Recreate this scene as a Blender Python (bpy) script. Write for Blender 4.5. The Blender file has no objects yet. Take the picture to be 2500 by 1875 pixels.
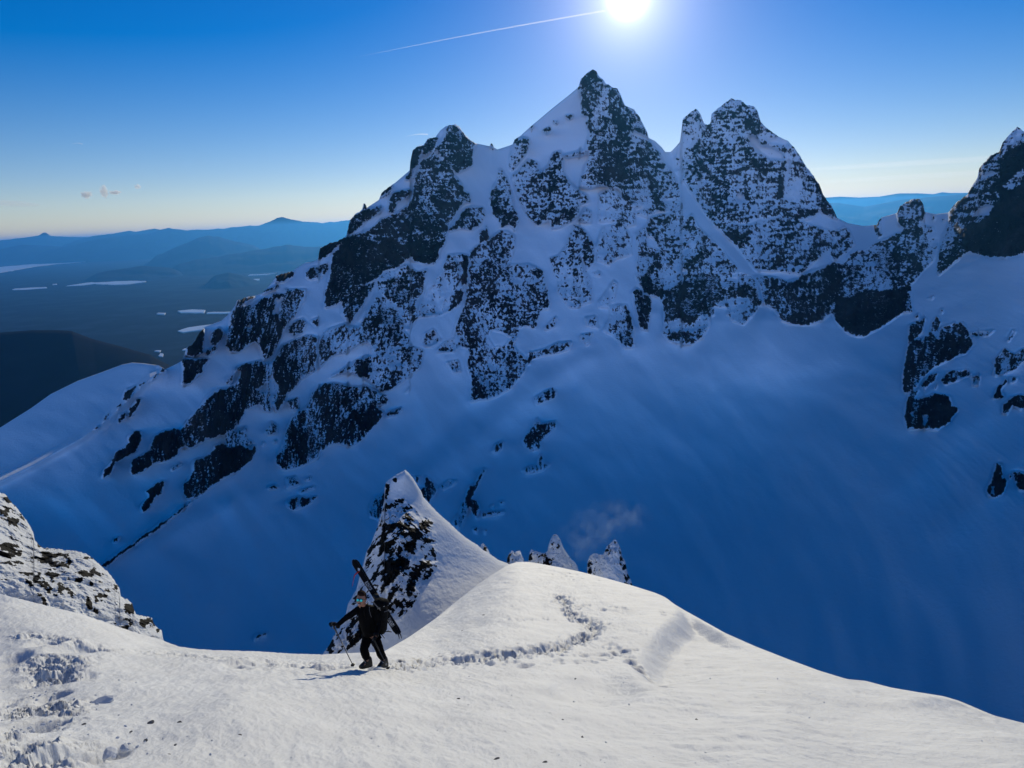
import bpy, bmesh, math, random
import numpy as np
from mathutils import Vector, Matrix
R = math.radians
sc = bpy.context.scene
C = sc.collection

# ------------------------------------------------------------------ camera
W0, H0, F0 = 2500.0, 1875.0, 1805.0
PITCH, ROLL = R(12.42), R(2.5)
fw = np.array([0, math.cos(PITCH), -math.sin(PITCH)])
r0_ = np.array([1.0, 0, 0]); u0_ = np.array([0, math.sin(PITCH), math.cos(PITCH)])
ir = math.cos(ROLL)*r0_ - math.sin(ROLL)*u0_
iu = math.sin(ROLL)*r0_ + math.cos(ROLL)*u0_
cam = bpy.data.cameras.new('camera'); co = bpy.data.objects.new('camera', cam); C.objects.link(co)
co.matrix_world = Matrix(((ir[0], iu[0], -fw[0], 0), (ir[1], iu[1], -fw[1], 0), (ir[2], iu[2], -fw[2], 0), (0, 0, 0, 1)))
cam.sensor_width = 36; cam.lens = 36*F0/W0; cam.clip_start = 0.1; cam.clip_end = 300000
sc.camera = co

def ray(x, y):
    x = np.asarray(x, float); y = np.asarray(y, float)
    a = (x-W0/2)/F0; b = -(y-H0/2)/F0
    return fw + a[..., None]*ir + b[..., None]*iu
def hpt(x, y, r):
    """point seen in direction (x, y) at horizontal distance r metres"""
    d = ray(x, y); h = np.hypot(d[..., 0], d[..., 1])
    return d*(np.asarray(r, float)/h)[..., None]
def elev(x, y):
    d = ray(x, y); return np.arctan2(d[..., 2], np.hypot(d[..., 0], d[..., 1]))

# ------------------------------------------------------------------ sky and sun
sd = ray(1533, -8); sd = sd/np.linalg.norm(sd)
SUN_EL = math.asin(sd[2]); SUN_AZ = math.atan2(sd[0], sd[1])      # azimuth from +Y towards +X
world = bpy.data.worlds.new('World'); sc.world = world; world.use_nodes = True
nt = world.node_tree; N = nt.nodes; L = nt.links
for n in list(N): N.remove(n)
out = N.new('ShaderNodeOutputWorld'); bg = N.new('ShaderNodeBackground')
sky = N.new('ShaderNodeTexSky'); sky.sky_type = 'NISHITA'; sky.sun_disc = False
sky.sun_elevation = SUN_EL; sky.sun_rotation = SUN_AZ; sky.altitude = 2700
sky.air_density = 1.0; sky.dust_density = 0.35; sky.ozone_density = 2.2
gam = N.new('ShaderNodeHueSaturation'); gam.inputs['Saturation'].default_value = 1.42; gam.inputs['Hue'].default_value = 0.5
gam.inputs['Value'].default_value = 1.0
L.new(sky.outputs[0], gam.inputs['Color'])
# glare of the sun itself: a bright core and aureole around the sun's direction
tc = N.new('ShaderNodeTexCoord'); dot = N.new('ShaderNodeVectorMath'); dot.operation = 'DOT_PRODUCT'
nrm = N.new('ShaderNodeVectorMath'); nrm.operation = 'NORMALIZE'
L.new(tc.outputs['Generated'], nrm.inputs[0]); L.new(nrm.outputs[0], dot.inputs[0]); dot.inputs[1].default_value = tuple(sd)
def mth(op, a, b=None, c=None):
    m = N.new('ShaderNodeMath'); m.operation = op
    for i, v in enumerate((a, b, c)):
        if v is None: continue
        if isinstance(v, (int, float)): m.inputs[i].default_value = v
        else: L.new(v, m.inputs[i])
    return m.outputs[0]
sep = N.new('ShaderNodeSeparateXYZ'); L.new(nrm.outputs[0], sep.inputs[0])
satr = N.new('ShaderNodeMapRange'); L.new(sep.outputs[2], satr.inputs[0]); satr.inputs[1].default_value = 0.02; satr.inputs[2].default_value = 0.36
satr.inputs[3].default_value = 1.35; satr.inputs[4].default_value = 1.6; satr.interpolation_type = 'SMOOTHSTEP'; L.new(satr.outputs[0], gam.inputs['Saturation'])
ang = mth('ARCCOSINE', mth('MINIMUM', dot.outputs['Value'], 0.9999999))
core = mth('MULTIPLY', mth('EXPONENT', mth('MULTIPLY', mth('POWER', mth('DIVIDE', ang, 0.013), 2.0), -1.0)), 60.0)
hal = mth('MULTIPLY', mth('EXPONENT', mth('DIVIDE', ang, -0.036)), 13.0)
hal2 = mth('MULTIPLY', mth('EXPONENT', mth('DIVIDE', ang, -0.13)), 1.45)
gl = mth('ADD', mth('ADD', core, hal), hal2)
glc = N.new('ShaderNodeVectorMath'); glc.operation = 'SCALE'; glc.inputs[0].default_value = (1.0, 0.95, 0.94); L.new(gl, glc.inputs['Scale'])
add = N.new('ShaderNodeVectorMath'); add.operation = 'ADD'
# sky opposite the sun tinted pinker and boosted as added fill for shaded faces
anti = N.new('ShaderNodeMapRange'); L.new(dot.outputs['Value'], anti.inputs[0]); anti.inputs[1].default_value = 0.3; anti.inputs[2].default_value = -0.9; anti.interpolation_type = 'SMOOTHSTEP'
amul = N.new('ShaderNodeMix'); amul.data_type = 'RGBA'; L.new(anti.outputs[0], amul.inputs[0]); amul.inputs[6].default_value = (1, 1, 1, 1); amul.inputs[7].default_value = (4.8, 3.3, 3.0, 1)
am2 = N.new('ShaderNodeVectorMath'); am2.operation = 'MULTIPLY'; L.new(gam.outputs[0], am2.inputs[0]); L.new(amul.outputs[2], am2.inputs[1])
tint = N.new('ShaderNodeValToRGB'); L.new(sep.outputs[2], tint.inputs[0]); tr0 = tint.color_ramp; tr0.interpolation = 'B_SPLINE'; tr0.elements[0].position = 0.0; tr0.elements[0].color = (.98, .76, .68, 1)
e = tr0.elements.new(.07); e.color = (.86, .74, .78, 1); e = tr0.elements.new(.25); e.color = (.82, .70, .94, 1); e = tr0.elements.new(.40); e.color = (.75, .60, .90, 1); tr0.elements[-1].position = .75; tr0.elements[-1].color = (.42, .38, .50, 1)  # tint by height; overhead sky dimmed so the bowl floor stays dark
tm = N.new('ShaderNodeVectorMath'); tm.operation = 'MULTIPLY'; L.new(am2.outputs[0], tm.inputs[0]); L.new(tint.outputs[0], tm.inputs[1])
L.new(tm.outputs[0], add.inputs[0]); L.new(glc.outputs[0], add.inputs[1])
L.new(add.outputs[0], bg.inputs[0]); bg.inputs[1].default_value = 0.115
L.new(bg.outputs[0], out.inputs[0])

sl = bpy.data.lights.new('sun', 'SUN'); sl.energy = 3.1; sl.angle = R(0.5); sl.color = (1.0, 0.91, 0.68)
so = bpy.data.objects.new('sun', sl); C.objects.link(so)
so.rotation_euler = Vector((-sd[0], -sd[1], -sd[2])).to_track_quat('-Z', 'Y').to_euler()

sc.view_settings.view_transform = 'Standard'; sc.view_settings.look = 'None'
sc.view_settings.exposure = -0.1; sc.view_settings.gamma = 1.0; sc.view_settings.use_curve_mapping = False
sc.render.engine = 'CYCLES'; sc.cycles.volume_bounces = 1

# ------------------------------------------------------------------ helpers
def tag(o, label=None, cat=None, group=None, kind=None):
    if label: o['label'] = label
    if cat: o['category'] = cat
    if group: o['group'] = group
    if kind: o['kind'] = kind
    return o
def _h(ix, iy, iz, seed):
    h = (ix.astype(np.uint32)*np.uint32(374761393) + iy.astype(np.uint32)*np.uint32(668265263) + iz.astype(np.uint32)*np.uint32(2147483647) + np.uint32((seed*1274126177) & 0xffffffff))
    h = (h ^ (h >> np.uint32(13)))*np.uint32(1274126177)
    h = (h ^ (h >> np.uint32(15)))*np.uint32(2246822519)
    return h ^ (h >> np.uint32(16))
def noise2(x, y, seed=0):
    x = np.asarray(x, np.float64); y = np.asarray(y, np.float64)
    xi = np.floor(x); yi = np.floor(y); fx = (x-xi).astype(np.float32); fy = (y-yi).astype(np.float32)
    xi = xi.astype(np.int64); yi = yi.astype(np.int64); z = np.zeros_like(xi)
    def g(dx, dy):
        h = _h((xi+dx) & 0xffffffff, (yi+dy) & 0xffffffff, z, seed).astype(np.float32)*np.float32(2*math.pi/4294967296.0)
        return np.cos(h)*(fx-dx) + np.sin(h)*(fy-dy)
    u = fx*fx*fx*(fx*(fx*6-15)+10); v = fy*fy*fy*(fy*(fy*6-15)+10)
    a = g(0, 0); b = g(1, 0); c = g(0, 1); d = g(1, 1)
    return (a+(b-a)*u + ((c+(d-c)*u)-(a+(b-a)*u))*v)*1.5
def fbm(x, y, oct=4, seed=0, gain=0.5, lac=2.03):
    s = 0; a = 1.0; t = 0
    for i in range(oct):
        s = s + a*noise2(x*lac**i+13.7*i, y*lac**i-7.1*i, seed+i*17); t += a*a; a *= gain
    return s/math.sqrt(t)
def ridged(x, y, oct=4, seed=0, gain=0.5):
    s = 0; a = 1.0; t = 0
    for i in range(oct):
        s = s + a*(1-np.abs(noise2(x*2.03**i+5.3*i, y*2.03**i+9.2*i, seed+i*31))*2.2); t += a; a *= gain
    return s/t
def sstep(a, b, x):
    t = np.clip((x-a)/(b-a), 0, 1); return t*t*(3-2*t)
def tps(pts, vals):
    P = np.array(pts, float)/1000.0; V = np.array(vals, float); n = len(P)
    d = np.hypot(P[:, None, 0]-P[None, :, 0], P[:, None, 1]-P[None, :, 1])
    K = np.where(d > 0, d*d*np.log(d+1e-12), 0) + np.eye(n)*1e-5
    A = np.zeros((n+3, n+3)); A[:n, :n] = K; A[:n, n] = 1; A[:n, n+1:] = P; A[n, :n] = 1; A[n+1:, :n] = P.T
    w = np.linalg.solve(A, np.concatenate([V, [0, 0, 0]]))
    def f(x, y):
        x = np.asarray(x, float)/1000; y = np.asarray(y, float)/1000
        o = w[n]+w[n+1]*x+w[n+2]*y
        for i in range(n):
            d2 = (x-P[i, 0])**2+(y-P[i, 1])**2
            o = o + w[i]*0.5*d2*np.log(d2+1e-12)
        return o
    return f
def inv_depth(ctrl):
    f = tps([(c[0], c[1]) for c in ctrl], [1000.0/c[2] for c in ctrl])
    return lambda x, y: 1000.0/np.maximum(f(x, y), 1e-3)
def inside(poly, X, Y):
    m = np.zeros(X.shape, bool); n = len(poly); j = n-1
    for i in range(n):
        xi, yi = poly[i]; xj, yj = poly[j]
        if yi != yj:
            c = ((yi > Y) != (yj > Y)) & (X < (xj-xi)*(Y-yi)/(yj-yi)+xi); m ^= c
        j = i
    return m
def T(x0, y0, k, *polys):
    return [([(x0+k*a, y0+k*b) for a, b in p], d) for p, d in polys]
class Paint:
    """a coarse raster of how much bare rock shows, painted from outlines"""
    def __init__(s, x0, y0, x1, y1, step):
        s.x0, s.y0, s.st = x0, y0, step
        s.X, s.Y = np.meshgrid(np.arange(x0, x1, step), np.arange(y0, y1, step)); s.A = np.zeros(s.X.shape, np.float32)
    def add(s, items):
        for p, d in items:
            a = np.array(p)
            i0 = max(int((a[:, 0].min()-s.x0)/s.st)-1, 0); i1 = int((a[:, 0].max()-s.x0)/s.st)+2
            j0 = max(int((a[:, 1].min()-s.y0)/s.st)-1, 0); j1 = int((a[:, 1].max()-s.y0)/s.st)+2
            m = inside(p, s.X[j0:j1, i0:i1], s.Y[j0:j1, i0:i1]); s.A[j0:j1, i0:i1][m] = d
    def blur(s, n):
        A = s.A.copy()
        for _ in range(n):
            B = A.copy(); B[1:-1] = (A[:-2]+2*A[1:-1]+A[2:])/4; A = B.copy(); A[:, 1:-1] = (B[:, :-2]+2*B[:, 1:-1]+B[:, 2:])/4
        return A
    def sample(s, A, x, y):
        u = np.clip((x-s.x0)/s.st, 0, A.shape[1]-1.001); v = np.clip((y-s.y0)/s.st, 0, A.shape[0]-1.001)
        i = u.astype(int); j = v.astype(int); fu = u-i; fv = v-j
        return (A[j, i]*(1-fu)+A[j, i+1]*fu)*(1-fv)+(A[j+1, i]*(1-fu)+A[j+1, i+1]*fu)*fv
def grid_mesh(name, P, mat, attrs=None, smooth=True, parent=None):
    """P: (rows, cols, 3)"""
    nr, nc = P.shape[:2]
    me = bpy.data.meshes.new(name)
    me.vertices.add(nr*nc); me.vertices.foreach_set('co', P.reshape(-1).astype(np.float32))
    idx = np.arange(nr*nc).reshape(nr, nc)
    q = np.stack([idx[:-1, :-1], idx[1:, :-1], idx[1:, 1:], idx[:-1, 1:]], -1).reshape(-1, 4)
    me.loops.add(q.size); me.loops.foreach_set('vertex_index', q.reshape(-1).astype(np.int32))
    me.polygons.add(len(q)); me.polygons.foreach_set('loop_start', np.arange(0, q.size, 4, dtype=np.int32))
    me.polygons.foreach_set('use_smooth', np.full(len(q), smooth))
    for k, v in (attrs or {}).items():
        a = me.attributes.new(k, 'FLOAT', 'POINT'); a.data.foreach_set('value', v.reshape(-1).astype(np.float32))
    me.update(calc_edges=True); me.materials.append(mat)
    o = bpy.data.objects.new(name, me); C.objects.link(o); o.parent = parent
    return o
def back_rows(E, lens, drops, jit=None):
    """rows that carry a crest E (cols, 3) away from the viewer and down behind it"""
    u = E[:, :2]/np.linalg.norm(E[:, :2], axis=1)[:, None]; out = []
    for s, d in zip(lens, drops):
        q = E.copy(); q[:, :2] += u*s; q[:, 2] -= d
        if jit is not None: q[:, 2] += jit(q)*min(1, s/lens[-1]*3)
        out.append(q)
    return np.stack(out[::-1])
def interp_line(pts, x):
    a = np.array(pts, float); return np.interp(x, a[:, 0], a[:, 1])

# ------------------------------------------------------------------ materials
def newmat(name):
    m = bpy.data.materials.new(name); m.use_nodes = True
    b = m.node_tree.nodes['Principled BSDF']; return m, m.node_tree.nodes, m.node_tree.links, b
def plain(name, col, rough=0.6, metal=0.0, var=0.0, scale=20, bump=0.0):
    m, n, l, b = newmat(name); b.inputs['Specular IOR Level'].default_value = .06 if rough >= .7 else .5; b.inputs['Roughness'].default_value = rough; b.inputs['Metallic'].default_value = metal
    t = n.new('ShaderNodeTexNoise'); t.inputs['Scale'].default_value = scale; t.inputs['Detail'].default_value = 5
    c = n.new('ShaderNodeTexCoord'); l.new(c.outputs['Object'], t.inputs['Vector'])
    r = n.new('ShaderNodeValToRGB'); l.new(t.outputs[0], r.inputs[0])
    r.color_ramp.elements[0].position = .3; r.color_ramp.elements[1].position = .7
    r.color_ramp.elements[0].color = tuple(max(0, c_*(1-var)) for c_ in col)+(1,); r.color_ramp.elements[1].color = tuple(min(1, c_*(1+var)) for c_ in col)+(1,)
    l.new(r.outputs[0], b.inputs['Base Color'])
    if bump:
        bu = n.new('ShaderNodeBump'); bu.inputs['Strength'].default_value = bump; bu.inputs['Distance'].default_value = 0.02
        l.new(t.outputs[0], bu.inputs['Height']); l.new(bu.outputs[0], b.inputs['Normal'])
    return m
SNOW = (0.82, 0.84, 0.87)
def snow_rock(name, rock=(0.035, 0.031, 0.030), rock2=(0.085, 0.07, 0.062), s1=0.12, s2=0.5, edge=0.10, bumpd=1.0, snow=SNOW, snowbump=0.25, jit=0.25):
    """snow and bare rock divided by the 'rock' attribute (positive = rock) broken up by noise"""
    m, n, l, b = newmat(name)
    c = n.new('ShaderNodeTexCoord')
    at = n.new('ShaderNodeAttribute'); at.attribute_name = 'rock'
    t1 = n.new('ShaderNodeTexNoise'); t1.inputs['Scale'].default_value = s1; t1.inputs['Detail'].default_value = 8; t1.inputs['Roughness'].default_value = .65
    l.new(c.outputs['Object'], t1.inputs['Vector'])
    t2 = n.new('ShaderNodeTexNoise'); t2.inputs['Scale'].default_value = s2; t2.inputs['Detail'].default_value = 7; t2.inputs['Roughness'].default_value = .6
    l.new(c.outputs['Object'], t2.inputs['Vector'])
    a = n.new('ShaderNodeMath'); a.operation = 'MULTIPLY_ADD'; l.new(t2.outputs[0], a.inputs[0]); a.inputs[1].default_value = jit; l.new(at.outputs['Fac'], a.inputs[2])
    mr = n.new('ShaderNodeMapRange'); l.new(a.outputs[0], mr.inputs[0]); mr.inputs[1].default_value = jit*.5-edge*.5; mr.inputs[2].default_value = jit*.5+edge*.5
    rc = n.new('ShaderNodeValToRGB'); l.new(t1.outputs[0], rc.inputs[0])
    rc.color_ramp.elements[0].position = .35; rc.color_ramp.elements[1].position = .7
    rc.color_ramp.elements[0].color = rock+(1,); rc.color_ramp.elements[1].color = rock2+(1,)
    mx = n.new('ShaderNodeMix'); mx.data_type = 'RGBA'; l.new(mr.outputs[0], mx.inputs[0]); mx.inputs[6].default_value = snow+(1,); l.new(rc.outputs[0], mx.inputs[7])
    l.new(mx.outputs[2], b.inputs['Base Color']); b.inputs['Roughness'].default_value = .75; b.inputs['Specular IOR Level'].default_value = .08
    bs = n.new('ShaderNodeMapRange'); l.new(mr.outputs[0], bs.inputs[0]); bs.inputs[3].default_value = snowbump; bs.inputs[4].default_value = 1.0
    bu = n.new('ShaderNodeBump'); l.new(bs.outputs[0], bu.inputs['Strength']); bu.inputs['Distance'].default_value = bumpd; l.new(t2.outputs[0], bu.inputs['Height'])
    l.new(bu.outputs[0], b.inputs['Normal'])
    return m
def far_mat(name, col, col2, scale):
    return plain(name, col, 0.9, 0, 0, scale) if col2 is None else _two(name, col, col2, scale)
def _two(name, col, col2, scale, lo=.45, hi=.6, rough=.9, det=8):
    m, n, l, b = newmat(name); b.inputs['Roughness'].default_value = rough
    c = n.new('ShaderNodeTexCoord'); t = n.new('ShaderNodeTexNoise'); t.inputs['Scale'].default_value = scale; t.inputs['Detail'].default_value = det
    l.new(c.outputs['Object'], t.inputs['Vector']); r = n.new('ShaderNodeValToRGB'); l.new(t.outputs[0], r.inputs[0])
    r.color_ramp.elements[0].position = lo; r.color_ramp.elements[1].position = hi
    r.color_ramp.elements[0].color = col+(1,); r.color_ramp.elements[1].color = col2+(1,)
    l.new(r.outputs[0], b.inputs['Base Color']); b.inputs['Specular IOR Level'].default_value = .02
    return m

# ------------------------------------------------------------------ the massif across the bowl
SKY = [(-330,1225),(0,1044),(75,997),(124,962),(189,930),(239,912),(298,890),(323,885),(350,887),(388,892),(403,902),(433,887),(447,879),(455,848),(470,842),(487,812),(497,803),(499,798),(540,783),(562,763),(575,745),(578,735),(600,726),(622,722),(640,716),(660,695),(671,680),(675,672),(716,662),(722,656),(746,641),(760,640),(776,634),(778,622),(781,606),(800,596),(825,588),(845,578),(849,560),(853,540),(866,524),(884,512),(888,497),(892,497),(896,507),(925,488),(932,470),(950,456),(965,446),(1000,416),(1001,400),(1008,366),(1018,358),(1033,355),(1045,338),(1063,335),(1075,318),(1087,310),(1092,306),(1109,304),(1120,308),(1132,325),(1150,343),(1162,350),(1196,357),(1198,350),(1202,350),(1206,360),(1214,365),(1242,356),(1251,353),(1256,340),(1265,336),(1299,306),(1350,263),(1388,233),(1412,213),(1418,194),(1434,177),(1448,169),(1456,174),(1461,184),(1473,196),(1481,206),(1487,206),(1494,213),(1507,216),(1514,229),(1526,258),(1549,268),(1560,284),(1580,322),(1583,336),(1600,345),(1616,360),(1624,371),(1637,371),(1650,358),(1660,346),(1664,315),(1667,291),(1680,279),(1694,269),(1698,265),(1703,268),(1710,278),(1718,300),(1727,305),(1735,300),(1736,280),(1752,265),(1784,241),(1808,245),(1822,256),(1840,259),(1850,272),(1857,298),(1875,315),(1900,333),(1925,345),(1940,362),(1955,383),(1968,407),(1985,428),(2000,450),(2010,476),(2030,502),(2044,532),(2070,545),(2110,552),(2140,549),(2146,538),(2152,531),(2190,520),(2197,504),(2215,492),(2230,485),(2246,486),(2254,498),(2258,518),(2285,523),(2315,519),(2322,510),(2335,494),(2361,476),(2372,456),(2387,432),(2390,412),(2402,398),(2418,380),(2440,370),(2448,348),(2465,328),(2484,309),(2492,315),(2500,322),(2560,330),(2620,345),(2800,330)]
MCTRL = [(-500,1310,900),(0,1044,870),(300,885,900),(430,887,860),(582,733,940),(760,640,1000),(860,527,1060),(1008,370,1130),(1109,304,1150),(1205,362,1195),(1300,306,1205),(1448,169,1200),(1580,330,1235),(1630,372,1270),(1697,265,1275),(1784,241,1270),(1900,335,1280),(2044,531,1290),(2122,553,1330),(2240,488,1280),(2327,508,1215),(2484,309,1150),(2800,330,1180),
(1448,600,1100),(1650,600,1130),(1850,600,1170),(1109,600,1050),(950,650,1000),(850,850,900),(700,850,900),(2200,650,1190),(2484,600,1060),
(1550,850,960),(1700,830,990),(1900,780,1020),(2080,820,1040),(2250,700,1130),(1170,980,890),(850,1090,800),(690,1147,740),(450,1060,760),(300,1010,800),(150,1100,770),
(1500,1100,800),(1900,1100,800),(1500,1400,560),(2000,1400,540),(1000,1300,640),(700,1300,640),(500,1500,520),(1250,1600,440),(2000,1700,380),(2500,650,1035),(2500,1000,820),(2500,1400,520),(2500,1800,360),(2300,700,1110),(2150,1000,830),(0,1300,660),(0,1700,420),(1250,2100,262),(2700,2100,240),(-330,2100,280),(2800,1000,800),(2800,600,1060),(-330,1500,480)]
A_, B_, C_, D_, E_, Fq, G_, Hq, I_, J_, K_ = (200,600), (200,950), (700,250), (700,600), (1200,150), (1200,500), (1600,200), (1600,500), (2050,300), (2050,700), (850,900)
k1 = .27125
ROCKS = []
ROCKS += T(*A_, k1,
 ([(1345,600),(1400,545),(1530,545),(1600,490),(1720,430),(1820,440),(1825,390),(2015,395),(2000,480),(1930,610),(1850,700),(1790,830),(1700,1000),(1640,1030),(1600,900),(1560,860),(1500,890),(1420,950),(1340,950),(1305,900),(1300,800),(1330,700)], .8),
 ([(1735,480),(1810,470),(1780,560),(1730,600)], .1), ([(1720,580),(1780,570),(1770,620),(1710,620)], .05), ([(1460,740),(1520,700),(1520,740)], .1),
 ([(1390,540),(1400,490),(1450,465),(1560,460),(1500,500),(1440,540)], .93), ([(1600,450),(1640,410),(1760,350),(1780,370),(1660,420)], .75),
 ([(1745,270),(1800,245),(1915,230),(1900,270),(1820,320),(1750,330)], .97),
 ([(2020,230),(2060,195),(2130,180),(2212,150),(2212,220),(2130,290),(2060,305),(2020,280)], .88),
 ([(1035,750),(1100,750),(1085,900),(1090,960),(1010,995),(945,985),(940,915),(990,880),(1030,840)], .97),
 ([(905,1015),(1150,1020),(1100,1080),(1080,1150),(1040,1160),(960,1240),(905,1240),(910,1150)], .95),
 ([(1165,780),(1240,735),(1275,790),(1230,870),(1190,910),(1160,860)], .95), ([(1115,945),(1200,910),(1210,930),(1150,985),(1115,980)], .9),
 ([(1120,1380),(1250,1320),(1370,1250),(1420,1180),(1440,1120),(1350,1130),(1430,1080),(1540,1050),(1610,1030),(1660,1100),(1700,1150),(1640,1250),(1560,1300),(1500,1380),(1460,1480),(1430,1570),(1000,1560)], .86),
 ([(1290,1410),(1350,1350),(1370,1390),(1300,1430)], .2), ([(1120,1440),(1220,1340),(1240,1370),(1150,1460)], .3),
 ([(1300,1240),(1360,1150),(1390,1130),(1340,1240)], .7),
 ([(1860,870),(1900,850),(2050,800),(2120,830),(2110,1000),(2100,1120),(1980,1200),(1900,1290),(1840,1330),(1760,1370),(1760,1260),(1730,1180),(1700,1060),(1760,990),(1800,900)], .84),
 ([(1920,680),(1990,655),(2020,700),(1980,790),(1910,820),(1850,760)], .9), ([(2060,680),(2110,650),(2130,690),(2100,720)], .85),
 ([(365,1380),(400,1290),(490,1260),(440,1370),(400,1395)], .98), ([(510,1260),(560,1220),(550,1245),(520,1275)], .93), ([(610,1230),(660,1170),(740,1110),(750,1130),(690,1150),(640,1210)], .93), ([(700,1130),(740,1090),(755,1130)], .93),
 ([(420,1540),(430,1470),(500,1380),(540,1370),(500,1460),(450,1530)], .95), ([(325,1590),(340,1520),(400,1500),(390,1550)], .97), ([(310,1475),(330,1430),(370,1400),(330,1460)], .97), ([(185,1590),(210,1530),(260,1500),(220,1560)], .93), ([(110,1655),(140,1620),(170,1640)], .95),
 ([(1470,1420),(1480,1350),(1560,1300),(1660,1320),(1700,1400),(1640,1490),(1600,1420),(1520,1460),(1460,1470)], .7), ([(1730,1430),(1760,1370),(1850,1340),(1820,1420),(1750,1500)], .85), ([(1850,1400),(1950,1370),(1950,1470),(1900,1490)], .75),
 ([(1640,1050),(1700,1060),(1740,1200),(1760,1370),(1700,1500),(1640,1480),(1660,1250)], .55), ([(1690,1180),(1740,1200),(1750,1340),(1690,1340)], .25))
ROCKS += T(*B_, k1,
 ([(1240,0),(1520,0),(1430,90),(1430,200),(1420,290),(1350,370),(1280,400),(1120,450),(980,530),(920,510),(880,530),(860,590),(760,640),(640,665),(560,730),(470,770),(440,740),(445,660),(540,590),(600,570),(620,490),(660,420),(760,375),(890,370),(950,290),(1020,210),(1110,130),(1120,90)], .91),
 ([(420,430),(490,380),(535,385),(530,460),(490,560),(400,600),(300,650),(290,700),(250,760),(180,800),(205,730),(290,640),(310,570),(390,520),(430,480)], .99),
 ([(1290,400),(1400,370),(1480,330),(1490,450),(1550,480),(1480,520),(1300,510),(1280,450)], .5),
 ([(920,860),(1000,760),(990,690),(1010,640),(1100,620),(1190,560),(1200,510),(1240,490),(1320,520),(1450,520),(1520,540),(1560,500),(1560,560),(1520,650),(1400,740),(1260,800),(1170,880),(1040,970),(950,990),(920,930)], .94),
 ([(580,920),(650,870),(720,830),(740,830),(720,930),(650,980),(600,1070),(545,1105),(530,1060),(600,970)], .92),
 ([(1650,380),(1700,290),(1760,330),(1760,390),(1680,410)], .5), ([(1840,800),(1920,780),(1960,860),(1850,890)], .7), ([(1670,890),(1720,860),(1770,880),(1710,900)], .7), ([(1840,1020),(1940,960),(2030,980),(2120,960),(2080,1010),(1990,1060),(1910,1085),(1860,1060)], .75), ([(1950,920),(2090,870),(2100,885),(1960,930)], .6), ([(2000,820),(2060,780),(2060,820)], .6), ([(1720,470),(1750,450),(1750,485)], .6), ([(1625,470),(1645,490),(1630,515)], .6), ([(280,1380),(310,1335),(340,1330),(320,1370)], .95),
 ([(800,720),(880,660),(900,680),(820,730)], .5), ([(155,1600),(350,1462),(560,1312),(760,1172),(990,1008),(994,1014),(780,1184),(590,1326),(430,1432),(360,1482),(205,1604)], .99))
ROCKS += [([(765,958),(784,942),(814,934),(863,944),(898,944),(922,958),(944,966),(943,985),(915,992),(936,1004),(928,1023),(926,1025),(901,1052),(891,1068),(861,1088),(850,1090),(825,1080),(800,1086),(783,1102),(775,1118),(757,1127),(729,1140),(700,1146),(688,1145),(675,1128),(673,1115),(688,1096),(696,1067),(702,1045),(723,1007),(740,1000),(755,985)], .74), ([(860,1000),(936,1004),(926,1025),(895,1055),(870,1040)], .93), ([(700,1060),(760,1040),(790,1090),(760,1120),(720,1090)], .9), ([(765,965),(830,950),(895,960),(860,1000),(800,980)], .85)]
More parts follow.
